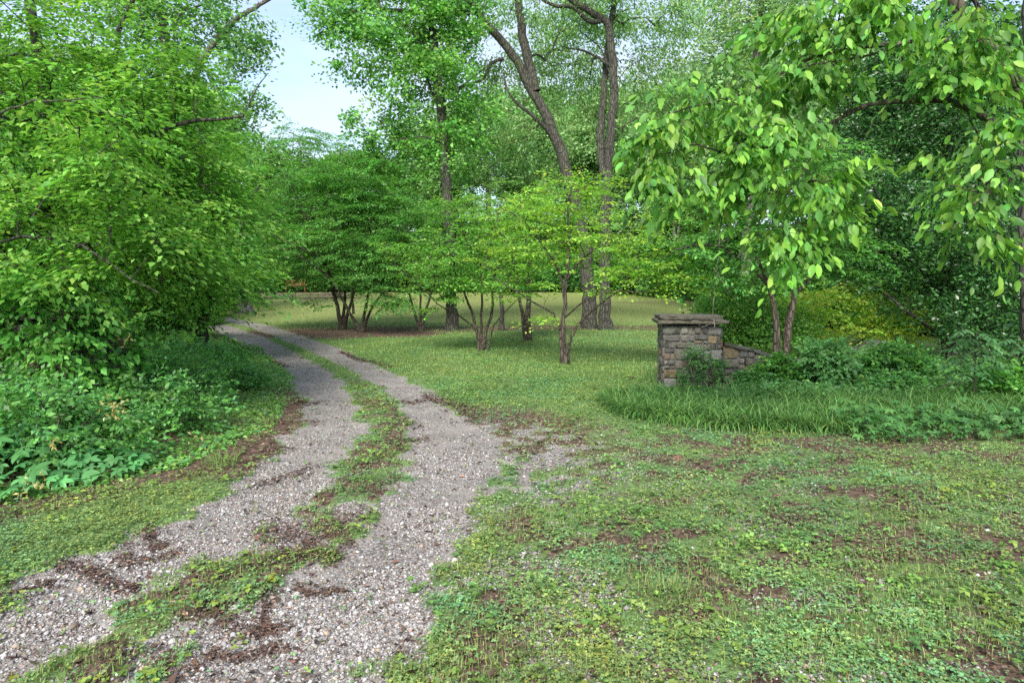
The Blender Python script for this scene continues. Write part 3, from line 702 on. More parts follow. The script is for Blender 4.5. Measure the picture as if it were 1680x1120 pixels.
# --- two Japanese maples
MF = dict(n=95, R=.60, L=.085, W=.044, col=None, palette=DEEP[1:2] + MAPLE + LIGHT[:1], droop=.22, tilt=.3, thick=.035)
tree('maple_tree', 'dark green three-stemmed spreading maple, farther and more upright of the two on bare soil', 'tree', 25.5,
     [([(560, 541, 0), (553, 500, 0), (535, 430, 0), (500, 350, 0), (470, 290, 0)], .08, .025), ([(560, 541, 0), (566, 490, .4), (560, 400, .6), (570, 300, .6)], .068, .025),
      ([(561, 541, 0), (575, 500, -.3), (590, 440, -.4), (620, 370, 0)], .07, .025), ([(548, 485, 0), (530, 430, -1.2), (470, 395, -1.8), (420, 375, -2)], .06, .018)],
     [(520, 260, 0, 100, 50, 2.2), (465, 320, 0, 75, 50, 2.2), (560, 340, .6, 110, 60, 2.4), (440, 395, -.8, 55, 45, 1.8), (500, 400, -.6, 90, 45, 2), (450, 445, -1, 50, 24, 1.4), (600, 300, .5, 75, 60, 2), (510, 495, -1.4, 34, 12, .7), (540, 450, .5, 70, 30, 2), (430, 430, 0, 40, 30, 1.5), (480, 225, 1, 50, 20, 1.5)],
     620, MF, B_brown, 'maples on the lawn', tiers=.34, tslope=.32, seed=11, gk=dict(rtip=.006, arch=.14))
tree('maple_tree', 'dark green maple with reddish twin stems leaning left at the edge of the bare soil', 'tree', 24,
     [([(593, 546, 0), (572, 510, 0), (540, 455, -.2), (490, 420, -.6), (440, 400, -.8)], .06, .018), ([(593, 546, 0), (600, 500, .2), (612, 430, .2), (600, 340, .2)], .06, .018),
      ([(594, 546, 0), (606, 512, -.3), (640, 465, -.6), (665, 430, -.8)], .055, .018), ([(580, 515, 0), (572, 440, 0), (550, 370, 0)], .05, .02)],
     [(600, 330, 0, 90, 55, 2), (545, 400, -.5, 85, 42, 1.8), (640, 400, -.5, 60, 45, 1.5), (600, 450, -.8, 65, 32, 1.5), (660, 360, 0, 60, 45, 1.6), (640, 490, -1.2, 52, 22, .9), (570, 290, 0, 70, 35, 1.8)],
     460, dict(MF, palette=DEEP[:2] + MAPLE), B_brown, 'maples on the lawn', tiers=.38, tslope=.28, seed=12, gk=dict(rtip=.006))
SF = dict(n=75, R=.42, L=.078, W=.046, col=None, palette=MAPLE + LIGHT, droop=.2, tilt=.3, thick=.04)
tree('maple_tree', 'small vase-shaped maple left of the thick straight trunk', 'tree', 24.2,
     [([(689, 545, 0), (676, 500, 0), (664, 455, 0), (645, 420, 0)], .048, .016), ([(689, 545, 0), (690, 500, 0), (687, 430, 0)], .055, .02), ([(690, 545, 0), (699, 505, 0), (716, 460, 0), (730, 420, 0)], .055, .02)],
     [(680, 445, 0, 70, 36, 1.5), (650, 440, 0, 50, 30, 1.2), (725, 450, 0, 45, 36, 1.2), (690, 400, .3, 60, 24, 1.4), (650, 490, 0, 30, 14, .8)],
     200, SF, B_brown, 'maples on the lawn', tiers=.3, tslope=.2, seed=13)
tree('maple_tree', 'small low maple with slim spreading stems beside a thin stake on the lawn', 'tree', 17,
     [([(787, 575, 0), (783, 540, 0), (770, 500, 0), (757, 470, 0), (735, 420, 0)], .05, .016), ([(788, 575, 0), (790, 530, .1), (790, 470, .1), (786, 420, 0)], .042, .016),
      ([(789, 575, 0), (797, 545, 0), (808, 505, -.1), (809, 465, -.1), (830, 410, 0)], .05, .016), ([(776, 535, 0), (750, 515, -.2), (720, 500, -.4), (690, 470, -.5)], .025, .01), ([(797, 545, 0), (820, 520, -.3), (850, 490, -.5)], .022, .01)],
     [(780, 400, 0, 110, 42, 1.5), (700, 430, -.3, 65, 32, 1.0), (850, 420, 0, 60, 38, 1.0), (780, 350, .2, 85, 40, 1.3), (740, 470, -.4, 60, 20, .8), (835, 470, -.5, 50, 22, .7), (650, 410, 0, 40, 18, .7), (770, 455, 0, 90, 28, 1.2), (715, 500, -.4, 35, 14, .6)],
     380, dict(SF, L=.066, W=.04, R=.38, n=50, palette=LIGHT + DOG[2:] + MAPLE), B_brown, 'maples on the lawn', tiers=.24, tslope=.2, seed=14)
tree('dogwood_tree', 'yellow-green dogwood with low wide branches, nearest small tree on the lawn', 'tree', 14,
     [([(926, 598, 0), (925, 540, 0), (926, 480, 0), (934, 400, 0), (932, 330, 0)], .062, .016), ([(930, 598, 0), (932, 565, -.1), (945, 535, -.15), (970, 510, -.3), (1010, 480, -.5), (1060, 455, -.7), (1120, 440, -.8)], .038, .008),
      ([(924, 560, 0), (912, 520, 0), (885, 500, -.2), (850, 480, -.4), (810, 455, -.6)], .032, .008), ([(926, 490, 0), (920, 455, .2), (895, 410, .3), (855, 360, .4), (820, 340, .3)], .036, .01),
      ([(929, 460, 0), (950, 430, 0), (985, 400, .1), (1030, 370, .2)], .03, .008), ([(927, 520, 0), (950, 500, -.5), (990, 480, -.7), (1060, 480, -1)], .022, .006)],
     [(930, 320, 0, 90, 34, 1.1), (860, 350, .2, 95, 36, 1.1), (1010, 370, 0, 85, 45, 1.1), (940, 410, 0, 110, 38, 1.2), (1060, 440, -.5, 85, 24, .8), (1120, 452, -.7, 48, 16, .5), (1000, 475, -.6, 70, 14, .6), (830, 420, 0, 60, 34, .9), (1060, 478, -.7, 60, 14, .5), (975, 300, 0, 45, 22, .7), (900, 520, -.2, 30, 10, .4), (860, 480, -.4, 45, 16, .6), (1110, 458, -.8, 60, 22, .6), (1150, 466, -1, 34, 12, .4), (1060, 400, -.3, 55, 24, .6), (1030, 445, -.4, 60, 24, .7)],
     430, dict(n=30, R=.33, L=.064, W=.042, col=None, palette=DOG, droop=.16, tilt=.3, thick=.035), B_brown, tiers=.22, tslope=.12, seed=15, gk=dict(rtip=.0035, arch=.08))
tree('young_tree', 'slim straight young trunk between the low maple and the forked tree', 'tree', 24.5,
     [([(823, 542, 0), (823, 500, 0), (820, 430, 0), (815, 350, 0)], .09, .04)], [(815, 380, 0, 50, 60, 1.2), (830, 330, .5, 60, 40, 1.3)],
     120, dict(SF, palette=OAKP), B_dark, seed=16)
tree('dogwood_tree', 'forked smooth-barked tree just left of the yellow-green dogwood', 'tree', 20,
     [([(866, 559, 0), (866, 530, 0), (868, 490, 0), (868, 440, 0), (875, 380, 0)], .10, .035), ([(864, 530, 0), (855, 505, 0), (850, 470, 0), (838, 420, 0)], .06, .025)],
     [(865, 400, 0, 80, 38, 1.3), (840, 360, 0, 70, 34, 1.2), (900, 350, .3, 60, 45, 1.2), (855, 455, 0, 55, 26, .8)],
     200, dict(SF, palette=LIGHT + DOG[2:]), B_brown, tiers=.28, seed=17)

# --- tall trees
LF = dict(n=60, R=.85, L=.17, W=.10, col=None, palette=OAKP, flat=.0, tilt=.7, droop=.2)
tree('sweetgum_tree', 'tall straight dark-trunked tree with fresh green crown left of the big leaning oak', 'tree', 25,
     [([(741, 543, 0), (740, 470, 0), (736, 380, 0), (731, 290, 0), (724, 180, 0), (714, 90, 0), (708, 20, 0), (700, -120, 0)], .21, .13),
      ([(726, 190, 0), (708, 150, .3), (690, 100, .5), (650, 60, .6)], .06, .02), ([(729, 240, 0), (700, 225, -.5), (650, 230, -.8)], .05, .015), ([(722, 160, 0), (760, 140, 0), (810, 100, 0)], .05, .02), ([(715, 95, 0), (640, 30, -.5), (580, 20, -.8)], .05, .02)],
     [(640, 60, 0, 115, 70, 2.8), (590, 115, 0, 58, 32, 1.6), (560, 30, 0, 62, 38, 1.8), (700, 120, 0, 95, 70, 2.4), (640, 205, .3, 75, 50, 2), (740, 40, 0, 90, 70, 2.6), (700, 250, .5, 90, 60, 2), (650, -50, 0, 200, 60, 3), (775, 180, .5, 60, 70, 2), (610, 260, 2, 60, 35, 2)],
     430, dict(LF, n=74, R=.56, L=.14, W=.09, palette=[(.09, .23, .055), (.13, .29, .07), (.06, .15, .04), (.16, .32, .08)]), B_dark, seed=21, shell=.3)
tree('oak_tree', 'big oak with an ivy-wrapped base and trunk leaning up to the left over the lawn', 'tree', 26,
     [([(968, 543, 0), (966, 480, 0), (958, 400, 0), (940, 320, 0), (922, 255, 0), (898, 195, 0), (868, 140, 0), (830, 75, 0), (795, 35, 0), (762, -10, 0), (720, -80, 0)], .29, .10),
      ([(908, 225, 0), (885, 200, -.3), (860, 178, -.5), (838, 160, -.6), (826, 120, -.6)], .09, .03), ([(826, 97, 0), (806, 104, -.2), (790, 133, -.4), (765, 138, -.5), (740, 165, -.6)], .08, .02),
      ([(770, 22, 0), (700, 22, -.5), (640, 17, -.8), (600, 15, -1), (560, 32, -1.2), (520, 60, -1.3)], .12, .03), ([(878, 150, 0), (862, 80, .3), (850, 0, .4), (850, -90, .3)], .20, .12)],
     [(840, 40, 3, 120, 90, 2.6), (800, 120, 2.5, 60, 60, 2), (900, 100, 3, 80, 90, 2.6), (760, -20, 0, 170, 60, 3), (620, -20, 0, 110, 40, 2.5), (530, 30, -1, 45, 35, 1.4), (870, 210, 1.5, 90, 60, 2.5), (830, 250, 2, 90, 60, 2.5), (950, 40, 3, 110, 90, 2.6)],
     310, dict(LF, n=66, R=.60, L=.13, W=.06, palette=OAKP + FARP[:2], hang=.5), B_dark, seed=22, shell=.3)
tree('oak_tree', 'tall oak with whitish patched bark at its base rising straight behind the dogwood', 'tree', 25,
     [([(994, 543, 0), (992, 480, 0), (993, 400, 0), (995, 300, 0), (1001, 230, 0), (1007, 150, 0), (1004, 90, 0), (993, 35, 0), (960, 15, 0), (930, -5, 0), (880, -60, 0)], .22, .10),
      ([(990, 290, 0), (985, 230, .4), (990, 160, .6), (1000, 60, .8), (1020, -80, .8)], .15, .10),
      ([(985, 35, 0), (970, 38, 0), (940, 12, 0), (905, 8, 0), (880, -10, 0)], .10, .05), ([(1003, 130, 0), (985, 80, .5), (950, 50, .8)], .04, .015), ([(1005, 110, 0), (960, 85, 1), (920, 75, 1)], .07, .02)],
     [(1010, 40, 3, 110, 70, 2.6), (1070, 110, 1.6, 70, 80, 2.6), (1100, 30, 1, 100, 60, 3), (960, 130, 3, 60, 60, 2.4), (1040, 210, 1.5, 70, 60, 2.4), (980, -30, 0, 160, 60, 3), (1110, 180, 1.5, 90, 80, 2.6), (930, 30, .5, 60, 50, 2)],
     330, dict(LF, n=66, R=.60, L=.13, W=.055, palette=OAKP + FARP, hang=.8), B_dark, seed=23, shell=.3)
tree('ash_tree', 'distant grey-trunked tree seen between the tall oak and the large-leaved branches', 'tree', 32,
     [([(1222, 520, 0), (1225, 380, 0), (1232, 240, 0), (1243, 85, 0), (1252, 0, 0), (1262, -90, 0)], .28, .17), ([(1245, 82, 0), (1268, 55, 0), (1298, 33, 0), (1330, 22, 0)], .10, .04)],
     [(1200, 40, 0, 90, 70, 3), (1150, 130, 1, 80, 70, 3), (1290, 20, 0, 90, 60, 3), (1250, 160, 1.5, 110, 70, 3), (1200, 260, 2, 110, 70, 3), (1340, 110, 2, 70, 80, 3), (1220, -50, 0, 170, 50, 3)],
     560, dict(LF, n=46, R=.9, L=.19, W=.10, palette=FARP, hang=.3), B_grey, seed=24, shell=.3)

# --- right: small tree behind the wall, dark evergreen, yellow-green shrub
tree('maple_tree', 'small tree with three brown stems forking behind the low stone wall', 'tree', 13,
     [([(1283, 625, 0), (1277, 575, 0), (1272, 540, 0), (1268, 500, 0), (1258, 460, 0), (1240, 420, 0)], .075, .03), ([(1287, 625, 0), (1290, 570, 0), (1298, 530, .1), (1302, 480, .1), (1300, 440, .1), (1290, 390, 0)], .07, .03),
      ([(1286, 590, 0), (1288, 555, .3), (1295, 510, .4), (1325, 460, .5), (1365, 430, .5)], .05, .02), ([(1262, 470, 0), (1210, 420, -.2), (1150, 400, -.3), (1110, 410, -.3)], .03, .012), ([(1300, 450, 0), (1284, 330, 0), (1286, 250, 0)], .035, .014)],
     [(1160, 400, 0, 75, 45, 1.1), (1240, 370, 0, 90, 60, 1.3), (1330, 380, .2, 90, 60, 1.3), (1290, 280, 0, 110, 60, 1.4), (1120, 440, 0, 45, 26, .7), (1210, 440, 0, 70, 25, .9), (1390, 420, .5, 60, 40, 1)],
     330, dict(n=58, R=.40, L=.075, W=.045, col=None, palette=MAPLE + DEEP[:2], droop=.22), B_brown, tiers=.28, tslope=.2, seed=25)
tree('holly_tree', 'dense dark glossy evergreen filling the right side behind the wall', 'tree', 15,
     [([(1560, 600, 0), (1555, 450, 0), (1560, 300, 0), (1540, 100, 0)], .13, .05), ([(1560, 500, 0), (1480, 400, 0), (1430, 300, 0)], .06, .02), ([(1560, 480, 0), (1640, 400, -.5), (1690, 300, -.5)], .06, .02), ([(1556, 560, 0), (1500, 520, -.6), (1450, 480, -.8)], .05, .02)],
     [(1560, 90, 0, 130, 100, 1.6), (1500, 200, 0, 130, 90, 1.6), (1600, 260, -.3, 130, 90, 1.6), (1430, 330, 0, 90, 90, 1.4), (1530, 380, -.4, 120, 90, 1.6), (1640, 420, -.5, 110, 100, 1.5), (1430, 430, 0, 80, 60, 1.2), (1560, 500, -.6, 110, 60, 1.3), (1660, 550, -.6, 80, 50, 1.2), (1430, 150, .5, 70, 70, 1.4), (1700, 180, 0, 100, 150, 1.5)],
     1000, dict(n=80, R=.40, L=.088, W=.042, col=None, palette=[(.018, .062, .016), (.028, .085, .022), (.045, .12, .03), (.014, .045, .013)], flat=0, tilt=.7), B_dark, seed=26, lmat=M_gloss, shell=.5, gk=dict(rtip=.004))
def shrub(name, label, cat, x, y, blobs, n, spray, seed, nst=7, bark=None, h=.5, lmat=None, group=None, gk={}, keep=None):
    """blobs in world units relative to the base: (dx, dy, dz, rx, ry, rz)"""
    global LEAVES
    rng = np.random.default_rng(seed); z = float(height(x, y)); base = np.array([x, y, z])
    k = rng.choice(len(blobs), n, p=np.array([b[3] * b[4] * b[5] for b in blobs]) ** .7 / (np.array([b[3] * b[4] * b[5] for b in blobs]) ** .7).sum())
    B = np.array(blobs); d = nrm(rng.normal(0, 1, (n, 3))); a = base + B[k, :3] + d * B[k, 3:] * (.45 + .55 * rng.random((n, 1)))
    a[:, 2] = np.maximum(a[:, 2], height(a[:, 0], a[:, 1]) + .05 + .05 * rng.random(n))
    if keep is not None: a = a[keep(a)]
    LB = []
    for i in range(nst):
        b = B[rng.integers(len(B))]; e = base + b[:3] * .8 + rng.normal(0, .1, 3) * b[3:]
        s = base + np.array([rng.normal(0, .06), rng.normal(0, .06), -.05]); m = (s + e) / 2 + np.array([0, 0, .12 * h])
        LB.append(smooth_line([s, m, e], [.014, .01, .006], .12))
    gk = dict(dict(rtip=.0022, step=.18), **gk)
    G, td = grow(LB, a, rng, **gk)
    root = thing(name, base, label, cat, group); link('stems', G.mesh('stems', bark or B_brown, base), root)
    H = foliage(a, td, rng, **spray); LEAVES += H.n // 4; link('foliage', H.mesh('foliage', lmat or M_leaf, base), root)
    return root
YG = [(.31, .48, .07), (.38, .54, .09), (.25, .42, .07), (.17, .34, .06)]  # yellow-green brightened to put sunlight into the shaded privet's leaf colour
shrub('privet_bush', 'yellow-green bush with sunlight put into its leaf colour behind the low stone wall', 'bush', 7.6, 15.8, [(0, 0, .9, 1.7, .9, .8), (-1.6, 0, .8, 1.2, .8, .7), (1.2, -.2, .9, .9, .8, .7)], 330, dict(n=44, R=.32, L=.075, W=.04, col=None, palette=YG, flat=.5, tilt=.4), 31)
shrub('privet_bush', 'bright green bush just right of the gate pillar behind the three-stemmed tree', 'bush', 5.0, 14.8, [(0, 0, 1.0, 1.0, .7, .9), (.7, 0, .6, .9, .7, .6), (-.6, .3, .7, .6, .6, .6)], 230, dict(n=60, R=.28, L=.065, W=.04, col=None, palette=LIGHT + MAPLE, flat=.2, tilt=.5), 32)

# --- near right: the large-leaved tree whose branches hang into the picture
BL = [(.085, .19, .035), (.115, .235, .04), (.055, .14, .03), (.15, .28, .05), (.07, .17, .04)]
tree('magnolia_tree', 'large-leaved tree at the right edge with hanging clusters of big bright green leaves', 'tree', 7.2,
     [([(1720, 700, .2), (1712, 500, .2), (1708, 300, .2), (1700, 190, .2), (1640, 90, .2), (1590, 40, .3), (1540, -60, .3)], .10, .07),
      ([(1700, 200, .2), (1640, 205, .1), (1570, 168, 0), (1500, 165, 0), (1440, 170, -.1), (1385, 188, -.1)], .05, .022), ([(1400, 183, -.1), (1300, 230, -.2), (1200, 250, -.3), (1100, 230, -.4)], .02, .008),
      ([(1600, 60, .2), (1480, 70, 0), (1350, 90, -.2), (1200, 160, -.3), (1090, 190, -.4)], .03, .008), ([(1705, 260, .2), (1650, 300, -.4), (1600, 330, -.7), (1560, 380, -.8)], .025, .007),
      ([(1600, 60, .2), (1600, 0, -.5), (1500, -30, -.8), (1400, -10, -1)], .03, .01), ([(1380, 190, 0), (1330, 260, -.3), (1290, 320, -.4)], .012, .005), ([(1480, 70, 0), (1400, 100, -.4), (1300, 110, -.6)], .014, .006)],
     [(1300, 120, -.2, 130, 50, .7), (1150, 180, -.3, 100, 55, .6), (1100, 270, -.4, 55, 45, .4), (1250, 230, -.3, 130, 50, .6), (1310, 300, -.3, 110, 40, .5), (1290, 385, -.4, 70, 42, .4), (1380, 270, -.2, 60, 45, .4), (1130, 330, -.4, 45, 34, .3), (1200, 300, -.3, 70, 45, .5), (1360, 340, -.3, 60, 40, .4), (1270, 430, -.4, 50, 26, .35), (1060, 220, -.4, 45, 35, .4),
      (1560, 60, -.3, 110, 60, .7), (1640, 110, -.5, 70, 60, .6), (1420, 20, -.5, 110, 50, .7), (1580, 260, -.6, 75, 40, .5), (1650, 200, -.6, 50, 50, .5), (1570, 350, -.7, 65, 40, .4), (1640, 400, -.7, 55, 35, .4), (1600, 300, -.6, 70, 40, .4), (1300, 40, -.2, 90, 40, .6), (1530, 130, -.2, 50, 30, .5)],
     360, dict(n=21, R=.26, L=.100, W=.050, col=None, palette=BL, flat=.75, droop=.75, tilt=.38, thick=.10, big=True, cvar=.24, hang=.5, lvar=.33), B_moss, seed=41, shell=.35, gk=dict(rtip=.0038, arch=.16, step=.2, jitter=.09))
# bare hanging twigs
def twigs(px, D, r, nm='bare_twig', label=None):
    base = P(*px[0], D); G = Geo(); rng = np.random.default_rng(int(px[0][0]))
    q, rr = smooth_line([P(a, b, D) for a, b in px], np.linspace(r, r * .35, len(px)), .04); q += rng.normal(0, .004, q.shape); V, Q = tube(q, rr, 5); G.add(V, Q)
    return G, base
Gt = Geo()
def addtw(px, D, r):
    rng = np.random.default_rng(int(px[0][0] + px[0][1])); pts = [P(a, b, D + (c[0] if c else 0)) for a, b, *c in px]
    q, rr = smooth_line(pts, np.linspace(r, r * .35, len(px)), .05); q[1:-1] += rng.normal(0, .004, q[1:-1].shape); V, Q = tube(q, rr, 5); Gt.add(V, Q)
for px, r in (([(1388, 187), (1400, 150), (1330, 90), (1250, 160), (1190, 300), (1178, 420), (1170, 520), (1172, 538), (1166, 549)], .007), ([(1170, 440), (1195, 475), (1210, 500)], .003), ([(1171, 530), (1150, 535), (1130, 520)], .003),
              ([(1178, 400), (1230, 370), (1245, 345), (1270, 290)], .006), ([(1230, 372), (1215, 410), (1235, 455)], .003), ([(1245, 345), (1240, 400), (1225, 420)], .003),
              ([(1640, 205), (1630, 270), (1625, 330), (1655, 385), (1680, 440)], .008), ([(1625, 320), (1610, 360), (1632, 400)], .004), ([(1700, 440), (1672, 460), (1668, 500)], .004), ([(1385, 188), (1420, 220), (1440, 180)], .004), ([(1400, 183), (1410, 215), (1425, 225)], .003), ([(1500, 165), (1478, 110), (1475, 90)], .008)):
    addtw(px, 7.1, r)
mag = [o for o in bpy.data.objects if o.name.startswith('magnolia_tree')][0]
link('bare_twigs', Gt.mesh('bare_twigs', B_pale, mag.location), mag)
# trunk with climbing ivy at the far right edge
tree('locust_tree', 'dark ivy-covered trunk at the extreme right edge', 'tree', 9.6, [([(1690, 690, 0), (1688, 500, 0), (1684, 300, 0), (1690, 100, 0), (1690, -80, 0)], .11, .09)],
     [(1700, 300, .2, 30, 150, .25), (1740, 100, 0, 60, 120, .6), (1710, 560, .2, 30, 60, .3)], 90, dict(n=30, R=.16, L=.05, W=.04, col=None, palette=DEEP, flat=0), B_dark, seed=43)

# ============================================================ woods behind the lawn
WP = dict(n=52, R=1.15, L=.27, W=.16, col=None, palette=FARP, flat=0, tilt=.7, cvar=.2)
def forest_proto(seed, H, Wd, trunk, pal, n=300, low=.35):
    global LEAVES
    rng = np.random.default_rng(seed); lim = [smooth_line(np.array([(0, 0, -.3), (.2, .1, H * .3), (rng.normal(0, .4), 0, H * .65), (rng.normal(0, .6), 0, H * .95)]), np.array([trunk, trunk * .8, trunk * .5, .04]), .5)]
    for i in range(5):
        z = H * rng.uniform(.35, .7); a = rng.uniform(0, 6.28); e = np.array([math.cos(a) * Wd * .6, math.sin(a) * Wd * .6, z + H * .2]); s = np.array([0, 0, z]); lim.append(smooth_line(np.array([s, (s + e) / 2 + [0, 0, .5], e]), np.array([trunk * .4, trunk * .25, .03]), .5))
    bl = []
    for i in range(14):
        a = rng.uniform(0, 6.28); z = rng.uniform(low, .88); r = Wd * .62 * math.sqrt(rng.random()) * (1.1 - abs(z - .6)); bl.append((math.cos(a) * r, math.sin(a) * r, z * H, Wd * rng.uniform(.25, .42), Wd * rng.uniform(.25, .42), H * rng.uniform(.07, .13)))
    B = np.array(bl); k = rng.integers(0, len(B), n); at = B[k, :3] + nrm(rng.normal(0, 1, (n, 3))) * B[k, 3:] * (.4 + .6 * rng.random((n, 1)))
    G, td = grow(lim, at, rng, step=.9, rtip=.012)
    H_ = foliage(at, td, rng, **dict(WP, palette=pal, n=66, R=1.0)); LEAVES += H_.n // 4
    return G.mesh('trunk', B_grey, None, True), H_.mesh('crown', M_leaf)
protos = [forest_proto(61, 18, 6.5, .30, FARP, 430), forest_proto(62, 22, 7.5, .36, OAKP + FARP, 480), forest_proto(63, 11, 5.0, .18, [(.09, .19, .055), (.12, .24, .06), (.06, .13, .04)], 330, .12), forest_proto(64, 15, 5.5, .24, DEEP[1:] + FARP, 400, .2)]
WOOD = 'trees of the woods round the lawn'
spots = [ # px of trunk, D, proto, scale
 (330, 62, 0, .9, 'tree of the woods rising behind the bend of the driveway'), (430, 74, 3, 1.12, 'treetop low against the blue gap of sky'), (505, 70, 3, .98, None), (585, 72, 3, 1.04, None), (545, 80, 2, 1.55, None), (465, 82, 2, 1.5, None), (650, 66, 3, .95, None), (720, 70, 0, 1.0, None), (800, 64, 1, .95, None), (880, 76, 1, 1.1, None),
 (955, 62, 0, 1.1, None), (1040, 68, 1, 1.05, None), (1110, 58, 1, .95, None), (1190, 66, 0, 1.25, None), (1270, 56, 1, 1.0, None), (1360, 60, 1, 1.1, None), (1450, 50, 0, 1.1, None), (1560, 46, 1, .9, None), (1680, 48, 1, 1.0, None), (1820, 44, 0, 1.1, None),
 (560, 62, 2, .62, None), (690, 60, 2, .7, None), (790, 61, 2, .62, None), (1010, 60, 2, .75, None), (1110, 52, 2, .72, None), (1200, 46, 2, .72, None), (1310, 40, 2, .72, None), (1420, 36, 3, .6, None), (1540, 30, 3, .62, None),
 (395, 58, 2, .75, None), (620, 84, 2, .9, None), (870, 60, 2, .62, None), (940, 84, 1, 1.2, None), (1150, 84, 1, 1.3, None), (250, 50, 1, .8, None), (130, 42, 0, .9, None), (0, 36, 1, .75, None), (-160, 34, 1, .9, None), (280, 36, 3, .62, None), (180, 27, 3, .6, None), (60, 22, 3, .6, None), (-80, 20, 3, .6, None), (1005, 72, 2, 1.0, None), (1060, 69, 2, 1.05, None), (1115, 72, 2, 1.1, None), (955, 78, 2, 1.2, None), (870, 74, 2, 1.1, None), (760, 76, 2, 1.1, None), (1090, 82, 2, 1.4, None), (1700, 28, 3, .7, None), (1900, 26, 0, .7, None)]
for i, (px, D, k, sc, lab) in enumerate(spots):
    X = (px - CX) / F * D; z = float(height(X, D))
    r = thing('woodland_tree', (X, D, z), lab or 'background tree of the woods beyond the lawn', 'tree', WOOD if not lab else None)
    r.scale = (sc,) * 3; r.rotation_euler.z = i * 1.37
    link('trunk', protos[k][0], r); link('crown', protos[k][1], r)
# understorey shrubs at the lawn's far edge
def bush_proto(seed, pal, L=.14, n=150):
    global LEAVES
    rng = np.random.default_rng(seed); a = nrm(rng.normal(0, 1, (n, 3))) * np.array([1.7, 1.1, 1.0]) * (.5 + .5 * rng.random((n, 1))) + np.array([0, 0, 1.0]); a[:, 2] = np.maximum(a[:, 2], .1)
    LB = [smooth_line(np.array([(0, 0, -.1), (rng.normal(0, .3), rng.normal(0, .3), .5), (rng.normal(0, .9), rng.normal(0, .6), 1.2)]), np.array([.04, .03, .015]), .3) for _ in range(5)]
    G, td = grow(LB, a, rng, rtip=.004); H_ = foliage(a, td, rng, n=55, R=.42, L=L, W=L * .6, col=None, palette=pal, flat=.1, tilt=.6); LEAVES += H_.n // 4
    return G.mesh('stems', B_brown), H_.mesh('foliage', M_leaf)
bp = [bush_proto(71, DEEP + MAPLE[:1]), bush_proto(72, MAPLE + LIGHT[:2]), bush_proto(73, LIGHT + YG[2:])]
bs = [(425, 60, 1, .9), (450, 63, 2, 1.3), (500, 63, 0, 1.3), (530, 61, 1, 1.2), (565, 62, 0, 1.4), (600, 61, 1, 1.2), (640, 62, 0, 1.4), (680, 60, 2, 1.2), (720, 62, 0, 1.4), (765, 60, 1, 1.2), (810, 61, 0, 1.5), (855, 60, 1, 1.2), (905, 60, 0, 1.4), (950, 60, 0, 1.6),
      (1010, 58, 0, 1.5), (1060, 57, 0, 1.5), (1105, 56, 0, 1.4), (1150, 48, 0, 1.4), (1190, 40, 1, 1.3), (1240, 34, 0, 1.5), (1300, 30, 0, 1.5), (1360, 26, 1, 1.4), (1430, 24, 0, 1.4), (1500, 23, 1, 1.3), (1580, 22, 0, 1.4), (1660, 20, 0, 1.3),
      (395, 48, 1, 1.0), (370, 43, 1, 1.1), (340, 38, 0, 1.2), (300, 33, 1, 1.2), (255, 28, 0, 1.3), (215, 24, 1, 1.2), (160, 20, 0, 1.2), (100, 17, 1, 1.2), (20, 14.5, 0, 1.2), (-80, 13, 1, 1.2), (270, 21, 1, .9), (330, 29, 2, .8)]
bs += [(px, 66 + (px * 7) % 5, (px // 50) % 2, 2.3) for px in range(440, 1240, 42)] + [(1240, 44, 0, 2.4), (1330, 38, 1, 2.2), (1420, 32, 0, 2), (1520, 27, 0, 1.9), (1620, 25, 0, 1.9)]
for i, (px, D, k, sc) in enumerate(bs):
    X = (px - CX) / F * D; r = thing('understorey_bush', (X, D, float(height(X, D))), 'leafy bush of the understorey edging the lawn and driveway', 'bush', 'understorey bushes edging the lawn and driveway')
    r.scale = (sc,) * 3; r.rotation_euler.z = i * 2.1; link('stems', bp[k][0], r); link('foliage', bp[k][1], r)

# ============================================================ left undergrowth
VP = [(.075, .20, .045), (.10, .25, .06), (.05, .14, .035), (.13, .28, .07)]
shrub('climbing_vine', 'thick leafy vine heaped over the left stone pillar', 'vine', -5.0, 7.15, [(-.1, .3, 1.2, .85, .55, .45), (.35, -.15, .7, .45, .3, .6), (-.55, -.1, .95, .6, .35, .4), (.5, .3, .6, .4, .5, .7), (-1.3, .1, .9, .7, .4, .5), (0, .1, 1.25, .7, .5, .25)], 480,
      dict(n=26, R=.20, L=.07, W=.045, col=None, palette=VP, flat=.6, droop=.5, tilt=.45, hang=.35), 51, 9, h=2, keep=lambda a: ~((np.abs(a[:, 0] + 4.98) < .16) & (a[:, 2] < .75) & (a[:, 1] < 7.3)))
shrub('climbing_vine', 'trailing vine spilling along the low wall at the left edge', 'vine', -6.6, 7.2, [(0, .2, .7, 1.0, .5, .5), (-1.2, .3, .7, 1.0, .5, .5)], 200, dict(n=26, R=.22, L=.075, W=.05, col=None, palette=VP, flat=.6, droop=.5, tilt=.45), 52)
HP = [(.08, .20, .055), (.11, .25, .07), (.055, .14, .045), (.09, .21, .09)]
sl = [(-4.05, 6.0, 'honeysuckle bush with pale yellow flowers at the front of the left undergrowth', .75), (-3.9, 7.3, 'honeysuckle bush in the middle of the left undergrowth below the vine', .7), (-4.5, 8.6, 'rambling green bush behind the honeysuckle beside the left pillar', .75),
      (-4.6, 10.3, 'rambling low bush halfway along the left verge', .55), (-5.6, 12.2, 'low leafy bush where the left verge narrows', .6), (-5.0, 6.3, 'loose bush under the vine at the left edge', .75)]
